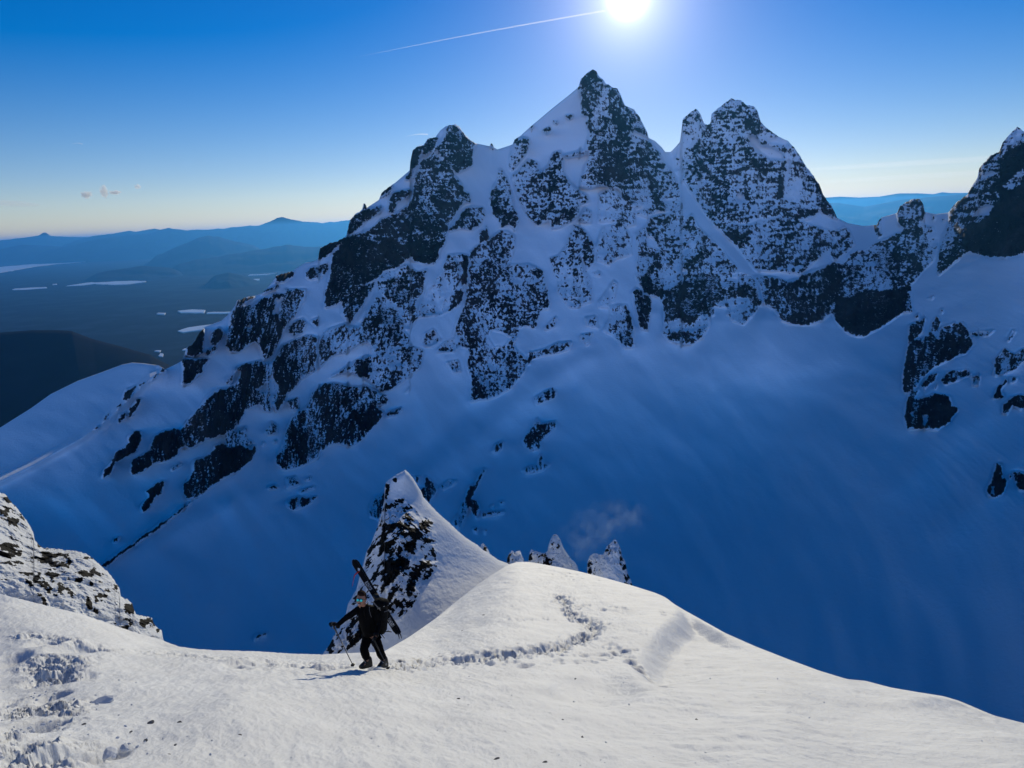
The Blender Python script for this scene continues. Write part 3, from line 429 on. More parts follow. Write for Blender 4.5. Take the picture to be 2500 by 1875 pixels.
# ------------------------------------------------------------------ valley, lakes and far ranges
VZ = -800.0
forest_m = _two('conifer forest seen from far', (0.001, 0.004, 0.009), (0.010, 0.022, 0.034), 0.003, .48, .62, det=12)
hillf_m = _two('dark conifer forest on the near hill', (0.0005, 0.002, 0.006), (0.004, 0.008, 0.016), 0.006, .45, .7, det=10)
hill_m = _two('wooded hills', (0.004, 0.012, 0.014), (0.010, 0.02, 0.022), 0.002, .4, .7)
lake_m = plain('frozen snow covered lake', (0.94, 0.93, 0.90), .42, 0, .03, .002); lake_m.node_tree.nodes['Principled BSDF'].inputs['Specular IOR Level'].default_value = .9
def vpt(x, y, z=VZ):
    d = ray(x, y); return d*(z/d[..., 2])[..., None]
def valley():
    a = np.radians(np.linspace(-75, 75, 500)); r = np.geomspace(1200, 90000, 280)
    Rr, Aa = np.meshgrid(r, a, indexing='ij'); X = Rr*np.sin(Aa); Y = Rr*np.cos(Aa)
    Z = VZ - 6 - 6*np.clip(fbm(X/1500, Y/1500, 3, 61), -1, 1)
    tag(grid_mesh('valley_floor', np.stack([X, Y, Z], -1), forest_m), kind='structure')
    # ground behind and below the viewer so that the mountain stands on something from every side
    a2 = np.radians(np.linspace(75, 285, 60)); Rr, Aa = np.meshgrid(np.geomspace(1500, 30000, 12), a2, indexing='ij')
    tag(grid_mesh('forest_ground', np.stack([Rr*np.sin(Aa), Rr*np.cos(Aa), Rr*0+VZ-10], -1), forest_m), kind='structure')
valley()
def lake(pts, seed, up=0):
    P = vpt(np.array([p[0] for p in pts], float), np.array([p[1] for p in pts], float), VZ+3)
    # subdivide and roughen the shoreline
    Q = []
    for i in range(len(P)):
        A, B = P[i], P[(i+1) % len(P)]
        for t in np.linspace(0, 1, 7)[:-1]:
            q = A+(B-A)*t; s_ = np.linalg.norm(B-A)*.035; Q.append((q[0]+s_*float(noise2(np.array(q[0]/160), np.array(q[1]/160), seed)), q[1]+s_*3*float(noise2(np.array(q[1]/160), np.array(q[0]/160), seed+1)), q[2]))
    bm = bmesh.new(); vs = [bm.verts.new(q) for q in Q]; f = bm.faces.new(vs)
    ex = bmesh.ops.extrude_face_region(bm, geom=[f]); vv = [e for e in ex['geom'] if isinstance(e, bmesh.types.BMVert)]
    bmesh.ops.translate(bm, verts=vv, vec=(0, 0, -12)); bmesh.ops.recalc_face_normals(bm, faces=bm.faces); bmesh.ops.triangulate(bm, faces=bm.faces)
    me = bpy.data.meshes.new('lake'); bm.to_mesh(me); bm.free(); me.materials.append(lake_m)
    tag(link('frozen_lake', me), kind='structure')
def link(name, me, parent=None):
    o = bpy.data.objects.new(name, me); C.objects.link(o); o.parent = parent; return o
kk = .4069
for i, p in enumerate((
 [(-260,566),(-30,556),(0,553),(60,545),(190,520),(320,505),(440,496),(505,490),(440,483),(330,488),(300,484),(230,498),(120,510),(0,520),(-260,532)],
 [(395,634),(500,629),(560,622),(680,626),(780,622),(870,610),(880,605),(800,603),(700,606),(675,598),(620,605),(520,615)],
 [(65,656),(150,656),(280,646),(280,640),(170,645),(90,650)],
 [(1430,624),(1510,618),(1515,608),(1490,606),(1560,598),(1555,591),(1460,597),(1445,610)],
 [(1065,783),(1090,791),(1225,793),(1230,778),(1150,775)], [(1240,797),(1290,796),(1400,794),(1400,788),(1290,789),(1245,792)],
 [(1065,903),(1100,911),(1180,900),(1270,888),(1285,862),(1200,873),(1130,883)],
 [(950,1052),(975,1058),(978,1040),(960,1038)], [(925,1024),(960,1028),(965,1020),(940,1020)], [(900,1080),(930,1092),(935,1085),(915,1076)], [(1095,1018),(1130,1016),(1140,1005),(1110,1008)],
 [(940,798),(985,803),(992,796),(955,794)], [(318,626),(340,625),(338,621),(320,622)], [(1000,521),(1022,521),(1020,517),(1003,517)], [(1490,570),(1600,566),(1660,556),(1600,562),(1500,566)], [(-60,466),(20,463),(75,456),(20,456),(-60,460)],
 [(1790,306),(1990,318),(2140,312),(2140,296),(1950,298),(1870,303)], [(1760,292),(1790,300),(1830,308),(1835,303),(1800,295)])):
    lake([(a*kk, 440+b*kk) for a, b in p], 70+i) if i < 16 else None
def ridge_line(name, pts, r0, r1, foot, depth, seed, mat, rough=.22, lens=None, bump=0.0):
    """a wooded range: crest traced along the skyline, slopes running down to the valley on both sides"""
    x0, x1 = pts[0][0], pts[-1][0]; xs = np.arange(x0, x1, 3.0)
    ys = np.interp(xs, [p[0] for p in pts], [p[1] for p in pts]); r = np.linspace(r0, r1, len(xs))
    E = hpt(xs, ys, r); u = E[:, :2]/np.linalg.norm(E[:, :2], axis=1)[:, None]
    E[:, 2] += bump*fbm(E[:, 0]/(r0*.012), E[:, 1]/(r0*.012), 3, seed)
    rows = []
    H = np.maximum(E[:, 2]-(VZ-60), 20)*sstep(0, 60, xs-x0)*sstep(0, 60, x1-xs)
    ts = np.linspace(-1, 1, 49)
    for t in ts:
        q = E.copy(); q[:, :2] += u*(t*depth)
        f = 1-np.abs(t)**1.25
        q[:, 2] = VZ-60 + H*f + (H*rough*fbm(q[:, 0]/(depth*.35), q[:, 1]/(depth*.35), 4, seed+3)-H*.05)*(1-abs(1-2*abs(t)))
        rows.append(q)
    return tag(grid_mesh(name, np.stack(rows[::-1]), mat), kind='structure')
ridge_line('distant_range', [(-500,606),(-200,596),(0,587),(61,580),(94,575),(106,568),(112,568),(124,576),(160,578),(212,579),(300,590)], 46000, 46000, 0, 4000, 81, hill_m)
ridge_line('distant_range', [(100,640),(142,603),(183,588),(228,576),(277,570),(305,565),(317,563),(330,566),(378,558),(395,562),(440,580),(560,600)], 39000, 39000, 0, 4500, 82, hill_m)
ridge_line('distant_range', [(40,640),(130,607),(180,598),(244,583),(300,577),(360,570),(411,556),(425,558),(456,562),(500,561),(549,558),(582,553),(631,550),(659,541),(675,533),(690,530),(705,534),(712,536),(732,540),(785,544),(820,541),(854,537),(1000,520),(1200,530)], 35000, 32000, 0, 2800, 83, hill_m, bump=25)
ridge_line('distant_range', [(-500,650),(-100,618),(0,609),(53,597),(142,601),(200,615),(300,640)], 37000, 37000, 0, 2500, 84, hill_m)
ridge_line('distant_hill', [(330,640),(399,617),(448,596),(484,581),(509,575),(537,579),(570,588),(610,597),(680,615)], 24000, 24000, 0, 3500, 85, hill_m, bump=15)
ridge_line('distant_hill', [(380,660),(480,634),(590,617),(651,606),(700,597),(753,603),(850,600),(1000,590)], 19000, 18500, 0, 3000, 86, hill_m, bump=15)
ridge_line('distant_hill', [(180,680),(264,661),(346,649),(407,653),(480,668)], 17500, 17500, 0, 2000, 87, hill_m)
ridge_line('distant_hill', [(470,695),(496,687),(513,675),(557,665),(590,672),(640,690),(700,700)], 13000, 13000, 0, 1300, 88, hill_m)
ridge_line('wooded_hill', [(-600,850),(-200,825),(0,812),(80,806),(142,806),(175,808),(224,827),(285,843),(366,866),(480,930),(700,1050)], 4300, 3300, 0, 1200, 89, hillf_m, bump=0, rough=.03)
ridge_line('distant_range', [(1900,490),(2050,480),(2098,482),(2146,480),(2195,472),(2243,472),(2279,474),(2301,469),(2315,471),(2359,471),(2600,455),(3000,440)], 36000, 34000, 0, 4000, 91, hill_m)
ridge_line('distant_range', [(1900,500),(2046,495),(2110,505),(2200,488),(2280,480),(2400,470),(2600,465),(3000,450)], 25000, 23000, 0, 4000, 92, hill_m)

# ------------------------------------------------------------------ near snow slope
SLSKY = [(-900,1450),(0,1450),(200,1500),(330,1545),(393,1562),(410,1570),(437,1580),(480,1586),(524,1589),(629,1592),(717,1598),(786,1600),(863,1596),(935,1594),(1000,1556),(1062,1512),(1115,1468),(1170,1425),(1215,1395),(1242,1378),(1264,1372),(1290,1372),(1315,1376),(1365,1385),(1416,1396),(1480,1412),(1543,1430),(1600,1448),(1625,1459),(1645,1475),(1670,1490),(1720,1518),(1771,1547),(1845,1580),(1923,1611),(2000,1640),(2068,1661),(2090,1663),(2113,1665),(2176,1682),(2240,1693),(2303,1703),(2340,1714),(2366,1725),(2400,1740),(2429,1752),(2500,1770),(2700,1830),(3000,1930),(3400,2080)]
def plane_r(x, y, c=1.6, s=.545):
    d = ray(x, y); az = math.atan2(d[0], d[1]); te = -d[2]/math.hypot(d[0], d[1])
    return c/(te-s*math.cos(az)+(.14 if az < 0 else .03)*abs(math.sin(az)))
SCTRL = [(925,1628,12.6),(500,1590,15.6),(860,1597,15.2),(700,1600,15.2),(0,1560,14.0),(0,1450,17),(200,1500,17),(393,1563,17.6),(0,1700,10.2),(-400,1700,9.6),(-900,1500,20),
 (1250,1570,17),(1062,1512,27),(1170,1425,37),(1242,1378,45),(1416,1396,41),(1400,1530,21.5),(1543,1430,34),(1670,1490,26),(1771,1547,21.5),(1923,1611,17),(2113,1665,14),(2303,1703,12.2),(2500,1770,9.8),(2700,1830,8.6),(3400,2080,5),(1300,1450,30),(1500,1560,18.5),(1560,1600,15.2),(1800,1640,13),(1250,1640,12.6),(1050,1590,17)]
for x, y in ((-300,1875),(0,1875),(600,1875),(1250,1875),(1900,1875),(2500,1875),(600,1740),(1250,1740),(1900,1760),(-900,2200),(600,2200),(1250,2200),(2500,2200),(3400,2400),(-900,2600),(1250,2600),(3400,2600)):
    SCTRL.append((x, y, plane_r(x, y)))
snow_m, n, l, b = newmat('wind packed snow')
b.inputs['Base Color'].default_value = SNOW+(1,); b.inputs['Roughness'].default_value = .62; b.inputs['Specular IOR Level'].default_value = .3
_c = n.new('ShaderNodeTexCoord'); _n1 = n.new('ShaderNodeTexNoise'); _n1.inputs['Scale'].default_value = 9; _n1.inputs['Detail'].default_value = 9; _n1.inputs['Roughness'].default_value = .62
_mp = n.new('ShaderNodeMapping'); _mp.inputs['Rotation'].default_value = (0, 0, .5); _mp.inputs['Scale'].default_value = (1, .45, 1)
l.new(_c.outputs['Object'], _mp.inputs[0]); l.new(_mp.outputs[0], _n1.inputs['Vector'])
_b1 = n.new('ShaderNodeBump'); _b1.inputs['Strength'].default_value = .8; _b1.inputs['Distance'].default_value = .045; l.new(_n1.outputs[0], _b1.inputs['Height'])
_n2 = n.new('ShaderNodeTexNoise'); _n2.inputs['Scale'].default_value = 90; _n2.inputs['Detail'].default_value = 4; l.new(_c.outputs['Object'], _n2.inputs['Vector'])
_b2 = n.new('ShaderNodeBump'); _b2.inputs['Strength'].default_value = .35; _b2.inputs['Distance'].default_value = .008; l.new(_n2.outputs[0], _b2.inputs['Height']); l.new(_b1.outputs[0], _b2.inputs['Normal']); l.new(_b2.outputs[0], b.inputs['Normal'])
_r = n.new('ShaderNodeValToRGB'); _n3 = n.new('ShaderNodeTexNoise'); _n3.inputs['Scale'].default_value = 1.1; _n3.inputs['Detail'].default_value = 9; l.new(_c.outputs['Object'], _n3.inputs['Vector']); l.new(_n3.outputs[0], _r.inputs[0])
_r.color_ramp.elements[0].position = .3; _r.color_ramp.elements[1].position = .7; _r.color_ramp.elements[0].color = (.72, .73, .75, 1); _r.color_ramp.elements[1].color = (.85, .86, .87, 1); l.new(_r.outputs[0], b.inputs['Base Color'])

slope_inv = inv_depth(SCTRL)
rng = np.random.RandomState(4)
def smooth_line(pts, x):
    y = interp_line(pts, x); k = np.array([1, 4, 6, 4, 1.])/16
    for _ in range(6): y = np.convolve(np.pad(y, 2, 'edge'), k, 'valid')
    return y
def slope():
    xs = np.concatenate([np.arange(-900, -60, 14), np.arange(-60, 2560, 2.0), np.arange(2560, 3400, 14)])
    ys = smooth_line(SLSKY, xs) + 1.0*fbm(xs/12, xs*0, 3, 8)*(xs < 900)
    t = np.concatenate([np.linspace(0, 1, 330)**1.35*(420/1150), np.linspace(420/1150, 1, 50)[1:]])
    Y = ys[None]+(2650-ys[None])*t[:, None]; X = np.repeat(xs[None], len(t), 0)
    r = slope_inv(X, Y)
    P = hpt(X, Y, r); px, py = P[..., 0], P[..., 1]
    dz = .10*fbm(px/3.2, py/4.5, 3, 101) + (.026*fbm(px/.6+py*.4, py/1.0, 4, 102)) + .010*ridged((px+.4*py)/.22, (py-.4*px)/.8, 3, 103)
    edge = sstep(0, 12, Y-ys[None])
    # sastrugi on the right flank
    fr = sstep(1450, 1750, X); dz += fr*(.03*ridged((px*.75+py*.6)/.55, (py*.75-px*.6)/2.6, 3, 104))
    # wind lip: the slope to its right lies lower and steeper
    lip = np.interp(Y, [1480, 1500, 1520, 1545, 1570, 1600, 1640, 1700], [1660, 1645, 1622, 1590, 1568, 1548, 1540, 1560])
    dz -= .46*sstep(-5, 85, X-lip)*sstep(1475, 1500, Y)*sstep(1700, 1610, Y)*(1-.75*sstep(70, 330, X-lip))
    # low hollow with a bright rim near the middle
    dz -= .22*np.exp(-(((X-1455)/120)**2+((Y-1685)/34)**2)**2)
    # drift at the right edge
    dz += .17*np.exp(-((Y-(1722-(2300-X)*.03))/9)**2)*np.exp(-((X-2260)/90)**2)
    # chopped-up trench of boot steps at the left
    cx = np.interp(Y, [1540, 1570, 1600, 1640, 1690, 1740, 1800, 1860, 1950], [60, 105, 165, 130, 110, 100, 60, 40, 20])
    wd = np.interp(Y, [1550, 1620, 1700, 1800, 1900], [55, 75, 85, 130, 200])
    tr = np.exp(-((X-cx)/wd)**2)*sstep(1535, 1575, Y)
    tr2 = np.exp(-((Y-np.interp(X, [100, 250, 400, 500, 620, 780, 900], [1560, 1590, 1600, 1608, 1616, 1622, 1628]))/9)**2)*sstep(90, 160, X)*sstep(1000, 800, X)
    rub = fbm(px/.42, py/.55, 5, 105, .62); rub2 = ridged(px/.6, py/.7, 4, 106)
    pch_ = sstep(-.35, .45, fbm(px/.9, py/1.1, 2, 109)); dz += tr*pch_*(.20*rub+.12*rub2-.06) + tr*.03*rub + tr2*(.07*rub)
    # beaten track across the saddle: many boot holes
    hx, hy, hr, hd = [], [], [], []
    TR = [(960,1628),(1060,1618),(1150,1608),(1230,1600),(1300,1588),(1370,1572),(1430,1552),(1455,1535),(1440,1518),(1410,1508),(1385,1490),(1378,1470),(1360,1455)]
    tx = np.array([p[0] for p in TR], float); ty = np.array([p[1] for p in TR], float)
    s_ = np.concatenate([[0], np.cumsum(np.hypot(np.diff(tx), np.diff(ty)*3))])
    for i in range(1300):
        q = rng.rand()**.9*s_[-1]; sp = (1-.55*q/s_[-1])
        hx.append(np.interp(q, s_, tx)+rng.randn()*22*sp); hy.append(np.interp(q, s_, ty)+rng.randn()*8.0*sp); hr.append(rng.uniform(.04, .10)); hd.append(rng.uniform(.03, .07))
    for a, b_, nn in (((1330,1600),(1560,1585),26), ((1480,1570),(1625,1665),34), ((1500,1590),(1600,1640),16), ((560,1620),(900,1632),40), ((1180,1520),(1420,1500),14), ((1330,1470),(1640,1500),20), ((1050,1630),(1500,1608),40), ((1340,1400),(1500,1420),14)):
        for i in range(nn):
            q = rng.rand(); hx.append(a[0]+(b_[0]-a[0])*q+rng.randn()*8); hy.append(a[1]+(b_[1]-a[1])*q+rng.randn()*4); hr.append(rng.uniform(.07, .13)); hd.append(rng.uniform(.03, .08))
    hx = np.array(hx); hy = np.array(hy); H = hpt(hx, hy, slope_inv(hx, hy))
    for a, b_, rr, dd in ((131,1644,.22,.20),(87,1775,.20,.20),(22,1797,.16,.16),(127,1692,.13,.14),(262,1836,.11,.10),(118,1574,.2,.12),(175,1591,.22,.12),(210,1591,.2,.10),(26,1622,.18,.14),(166,1858,.15,.15),(60,1845,.16,.16),(185,1650,.16,.10),(60,1720,.14,.12),(150,1730,.12,.10)):
        q = hpt(np.float64(a), np.float64(b_), slope_inv(np.float64(a), np.float64(b_))); H = np.concatenate([H, q[None]]); hr.append(rr); hd.append(dd); hx = np.append(hx, a)
    dtr = np.full(X.shape, 1e3)
    for (ax_, ay_), (bx_, by_) in zip(TR[:-1], TR[1:]):
        tt = np.clip(((X-ax_)*(bx_-ax_)+9*(Y-ay_)*(by_-ay_))/((bx_-ax_)**2+9*(by_-ay_)**2), 0, 1); dtr = np.minimum(dtr, np.hypot(X-ax_-tt*(bx_-ax_), 3*(Y-ay_-tt*(by_-ay_))))
    dz += np.exp(-(dtr/24)**2)*(.075*fbm(px/.15, py/.24, 3, 111, .7)-.03)
    for (bx, by, _), rr, dd, ix in zip(H, hr, hd, hx):
        i0, i1 = np.searchsorted(xs, [ix-90, ix+90])
        ax = px[:330, i0:i1]-bx; ay = py[:330, i0:i1]-by; d = (ax/rr)**2+(ay/(rr*1.9))**2
        dz[:330, i0:i1] -= dd*np.exp(-d*d)
    P[..., 2] += dz*edge + 0
    E = P[0].copy()
    bk = back_rows(E, [.12, .4, 1, 2.5, 6, 14, 40, 120], [.05, .30, 1.0, 3.0, 8.0, 20, 60, 190], lambda q: .35*fbm(q[:, 0]/3, q[:, 1]/3, 3, 107))
    PP = np.concatenate([bk, P])
    o = grid_mesh('snow_slope', PP, snow_m); tag(o, kind='structure')
    return o
slope()

# ------------------------------------------------------------------ rime covered rocks on the near ridge
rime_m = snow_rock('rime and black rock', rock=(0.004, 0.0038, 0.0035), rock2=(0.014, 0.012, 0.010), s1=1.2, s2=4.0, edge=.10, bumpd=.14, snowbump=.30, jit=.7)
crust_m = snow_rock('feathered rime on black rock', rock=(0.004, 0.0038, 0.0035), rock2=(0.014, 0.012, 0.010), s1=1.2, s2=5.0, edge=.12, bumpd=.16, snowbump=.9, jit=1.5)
def spire(name, sky, bottom, ctrl, paint, label, cat, dx=1.6, rows=200, scale=1.0, amp=1.0, back=(.3, 1, 3, 8), drop=(.2, 1.2, 4.5, 14), seed=200, sky_j=1.5, group=None, base_d=.0, stretch=1.7, ba=.05, rnd=.7, mat=None):
    xs = np.arange(sky[0][0], sky[-1][0], dx)
    ys = interp_line(sky, xs)+sky_j*fbm(xs/7, xs*0+1, 3, seed)
    yb = interp_line(bottom, xs); t = np.linspace(0, 1, rows)
    Y = ys[None]+(yb-ys)[None]*t[:, None]; X = np.repeat(xs[None], rows, 0)
    r = inv_depth(ctrl)(X, Y); P = hpt(X, Y, r)
    az = np.arctan2(P[..., 0], P[..., 1]); wx = az*r.mean(); wz = P[..., 2]+.8*r
    x0, x1, y0, y1 = xs[0]-10, xs[-1]+10, ys.min()-10, yb.max()+10
    pr = Paint(x0, y0, x1, y1, 1.0); pr.A[:] = base_d; pr.add(paint)
    w1 = 3*fbm(X/12, Y/12, 3, seed+1)+2.5*fbm(X/4, Y/4, 2, seed+11); w2 = 3*fbm(X/12, Y/12, 3, seed+2)+2.5*fbm(X/4, Y/4, 2, seed+12)
    dens = pr.sample(pr.blur(2), X+w1, Y+w2); soft = pr.sample(pr.blur(10), X, Y)
    s = scale
    det = 1.1*ridged(wx/(1.3*s)+.3*fbm(wx/(2*s), wz/(2*s), 2, seed+3), wz/(stretch*1.3*s), 4, seed+4) + .8*fbm(wx/(1.6*s), wz/(1.6*s), 4, seed+5) + .35*fbm(wx/(.35*s), wz/(.5*s), 4, seed+6, .6)
    h = amp*s*(det*(ba+(.5-ba)*np.sqrt(np.clip(soft, 0, 1))))*sstep(0, 10, Y-ys[None]) - rnd*s*np.exp(-(Y-ys[None])/9)
    P = hpt(X, Y, r-h)
    g = np.gradient(det, axis=0)
    n1 = fbm(wx/(.45*s), wz/(.75*s), 4, seed+7, .6); n2 = fbm(wx/(1.6*s), wz/(2.2*s), 3, seed+8)
    u = cdf(.5*g/g.std()+.8*n1/n1.std()+.5*n2/n2.std())
    rock = np.clip((dens**.85-u)*3-.4*(dens < .02), -1, 1)
    E = P[0].copy(); bk = back_rows(E, back, drop)
    o = grid_mesh(name, np.concatenate([bk, P]), mat or rime_m, {'rock': np.concatenate([np.repeat(rock[0][None]*.5-.3, len(bk), 0), rock])})
    tag(o, label, cat, group); return o
t1 = (700,1100); kq = .3617
HORN = T(*t1, kq,
 ([(660,330),(800,330),(900,440),(1000,560),(1010,780),(860,1020),(780,1130),(560,1200),(400,1360),(250,1380),(320,1200),(480,940),(560,640),(610,520)], .24),
 ([(640,500),(700,480),(780,490),(850,520),(900,590),(860,640),(850,720),(800,800),(700,900),(640,980),(630,850),(650,780),(620,680),(640,600)], .72), ([(650,800),(720,740),(830,700),(830,760),(720,880),(645,960)], .97),
 ([(820,830),(900,760),(960,740),(1020,750),(940,800),(870,880),(870,950),(820,1000),(800,940),(810,870)], .82), ([(780,620),(870,600),(890,690),(840,700),(800,680)], .9),
 ([(900,470),(960,460),(990,490),(980,540),(930,560),(890,520)], .93), ([(790,380),(830,440),(880,480),(840,480),(790,430)], .85), ([(668,225),(692,225),(688,290),(672,310)], .99), ([(660,300),(680,330),(670,380),(655,380)], .6),
 ([(680,960),(750,880),(745,930),(705,1010),(690,1080)], .85), ([(410,1180),(500,1110),(530,1180),(520,1250),(470,1310),(420,1330),(400,1250)], .82), ([(530,800),(540,700),(600,560),(620,520),(615,600),(560,700)], .6), ([(430,1080),(500,900),(480,1000)], .5), ([(720,1010),(760,1010),(740,1070)], .7), ([(800,1030),(850,1030),(830,1080)], .7), ([(700,190),(745,190),(735,215)], .25))
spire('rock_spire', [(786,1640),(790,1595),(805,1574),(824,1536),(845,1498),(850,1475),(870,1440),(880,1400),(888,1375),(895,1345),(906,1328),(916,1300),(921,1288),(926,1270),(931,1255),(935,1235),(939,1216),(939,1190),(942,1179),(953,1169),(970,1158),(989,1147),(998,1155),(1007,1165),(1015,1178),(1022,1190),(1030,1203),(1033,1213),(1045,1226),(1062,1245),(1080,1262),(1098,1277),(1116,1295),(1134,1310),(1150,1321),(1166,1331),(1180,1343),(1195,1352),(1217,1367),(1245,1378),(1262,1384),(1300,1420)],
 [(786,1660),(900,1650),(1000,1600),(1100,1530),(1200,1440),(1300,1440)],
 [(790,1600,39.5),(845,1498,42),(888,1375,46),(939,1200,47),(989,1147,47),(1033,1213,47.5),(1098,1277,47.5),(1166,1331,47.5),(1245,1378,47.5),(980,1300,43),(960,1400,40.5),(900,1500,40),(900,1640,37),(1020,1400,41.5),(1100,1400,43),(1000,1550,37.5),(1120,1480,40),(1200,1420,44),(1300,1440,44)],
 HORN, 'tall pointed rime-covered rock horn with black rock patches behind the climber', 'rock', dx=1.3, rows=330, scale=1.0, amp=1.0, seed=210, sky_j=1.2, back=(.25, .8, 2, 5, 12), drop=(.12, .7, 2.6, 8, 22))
OUT = T(0,1150,.437,
 ([(0,110),(120,230),(190,380),(240,430),(450,440),(600,560),(670,700),(760,800),(900,880),(900,940),(650,900),(500,830),(280,720),(0,600)], .12),
 ([(20,140),(60,150),(60,180),(30,165)], .95), ([(0,210),(55,215),(45,250),(0,245)], .95), ([(45,260),(110,270),(90,305),(50,300)], .9), ([(40,350),(80,355),(70,375),(30,365)], .8),
 ([(0,410),(60,370),(130,400),(120,470),(60,480),(0,475)], .72), ([(230,455),(300,460),(380,455),(400,500),(390,545),(330,540),(270,530),(230,520)], .8), ([(180,610),(220,570),(250,600),(290,650),(280,690),(230,640)], .75), ([(260,560),(310,570),(290,620)], .6), ([(210,680),(250,700),(280,760),(240,750)], .85), ([(320,620),(360,620),(350,690),(330,680)], .85), ([(360,580),(400,600),(380,610)], .8),
 ([(460,650),(500,690),(520,760),(500,780),(470,720)], .8), ([(430,630),(450,650),(440,680)], .7), ([(500,610),(525,630),(510,650)], .7), ([(530,760),(580,800),(560,815),(520,790)], .85), ([(635,630),(665,640),(650,665)], .8), ([(650,785),(720,830),(680,840),(650,820)], .85), ([(700,740),(745,745),(755,800),(720,800),(690,760)], .88), ([(755,830),(850,820),(870,860),(830,885),(780,860)], .8), ([(680,870),(720,880),(700,900)], .7), ([(860,870),(905,890),(880,900)], .8), ([(195,400),(240,415),(220,430)], .9))
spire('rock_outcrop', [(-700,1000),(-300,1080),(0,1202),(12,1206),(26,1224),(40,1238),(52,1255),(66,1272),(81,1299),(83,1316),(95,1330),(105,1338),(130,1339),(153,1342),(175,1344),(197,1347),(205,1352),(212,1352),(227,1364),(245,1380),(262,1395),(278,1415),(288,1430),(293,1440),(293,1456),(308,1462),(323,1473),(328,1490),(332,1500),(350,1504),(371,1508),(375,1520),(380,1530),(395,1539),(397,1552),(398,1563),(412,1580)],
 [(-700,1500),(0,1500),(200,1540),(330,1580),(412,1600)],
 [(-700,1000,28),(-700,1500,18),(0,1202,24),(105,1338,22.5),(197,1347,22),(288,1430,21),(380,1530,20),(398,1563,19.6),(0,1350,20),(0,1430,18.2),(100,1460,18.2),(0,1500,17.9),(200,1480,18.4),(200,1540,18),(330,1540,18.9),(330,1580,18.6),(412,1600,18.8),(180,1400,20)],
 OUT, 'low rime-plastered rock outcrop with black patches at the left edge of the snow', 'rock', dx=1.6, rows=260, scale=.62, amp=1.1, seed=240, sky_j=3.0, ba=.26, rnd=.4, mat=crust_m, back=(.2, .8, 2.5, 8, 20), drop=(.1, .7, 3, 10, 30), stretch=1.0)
t6 = (1100,1250); k6 = .633
SP = [
 ([(112,170),(114,140),(118,125),(126,121),(134,130),(142,140),(150,155),(154,170),(154,190)], 62, 'tiny snow-capped rock tip just right of the tall horn ridge', [(128,135),(138,150),(130,155)]),
 ([(216,215),(218,175),(224,165),(234,150),(242,151),(246,158),(256,150),(268,150),(274,165),(282,180),(286,215)], 66, 'small square-topped white rock between the horn ridge and the two-humped spire', [(218,170),(232,160),(228,195),(216,195)]),
 ([(300,210),(301,175),(306,155),(312,144),(318,148),(322,152),(330,150),(345,158),(362,160),(374,150),(378,130),(386,105),(395,90),(404,85),(414,92),(424,110),(434,135),(448,158),(462,178),(480,195),(490,210),(497,240)], 68, 'two-humped white spire with a rounded tall tip behind the ridge crest', [(303,160),(316,152),(312,185),(302,185)]),
 ([(526,250),(527,220),(528,190),(536,172),(548,162),(562,160),(574,166),(588,165),(596,150),(602,135),(612,125),(622,118),(630,108),(640,110),(648,125),(656,145),(662,175),(672,185),(676,205),(684,240),(696,265),(704,290),(706,310)], 60, 'ragged flat-shouldered spire farthest right behind the ridge crest', [(528,175),(545,190),(546,235),(528,240)])]
for i, (s_, rr, lab, dk) in enumerate(SP):
    sk = [(t6[0]+k6*a, t6[1]+k6*b) for a, b in s_]; x0, x1 = sk[0][0], sk[-1][0]; yt = min(p[1] for p in sk); xm = (x0+x1)/2; yb = max(p[1] for p in sk)+25
    pt = [([(t6[0]+k6*a, t6[1]+k6*b) for a, b in dk], .9)]
    if i == 2: pt += T(*t6, k6, ([(330,165),(372,165),(380,200),(340,200)], .3), ([(375,180),(395,180),(390,205),(370,205)], .75), ([(384,120),(396,100),(400,115),(390,130)], .6), ([(455,180),(480,200),(470,215)], .5))
    if i == 3: pt += T(*t6, k6, ([(596,150),(612,130),(610,170)], .6), ([(650,150),(676,210),(700,280),(680,280),(655,200)], .5), ([(628,125),(640,150),(636,170)], .5), ([(570,170),(600,175),(590,185)], .4))
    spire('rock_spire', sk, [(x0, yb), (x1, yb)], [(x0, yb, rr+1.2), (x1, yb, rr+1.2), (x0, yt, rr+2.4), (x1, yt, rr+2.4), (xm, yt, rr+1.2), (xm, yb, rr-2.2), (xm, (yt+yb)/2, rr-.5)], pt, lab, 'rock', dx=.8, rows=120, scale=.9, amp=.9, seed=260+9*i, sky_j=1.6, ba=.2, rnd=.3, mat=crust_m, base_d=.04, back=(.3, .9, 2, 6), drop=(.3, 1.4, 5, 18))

# ------------------------------------------------------------------ haze
hm = bpy.data.materials.new('haze'); hm.use_nodes = True; n = hm.node_tree.nodes; l = hm.node_tree.links
for q in list(n): n.remove(q)
ho = n.new('ShaderNodeOutputMaterial'); hv = n.new('ShaderNodeVolumePrincipled'); l.new(hv.outputs[0], ho.inputs['Volume'])
hv.inputs['Color'].default_value = (0.09, 0.42, 1.0, 1); hv.inputs['Density'].default_value = 1/32000.0; hv.inputs['Anisotropy'].default_value = 0.62
bpy_b = bmesh.new(); bmesh.ops.create_cube(bpy_b, size=1)
hme = bpy.data.meshes.new('haze'); bpy_b.to_mesh(hme); bpy_b.free(); hme.materials.append(hm)
hz = link('haze', hme); hz.scale = (180000, 150000, 262-(VZ-130)); hz.location = (0, 40000, (262+VZ-130)/2)
tag(hz, kind='stuff')

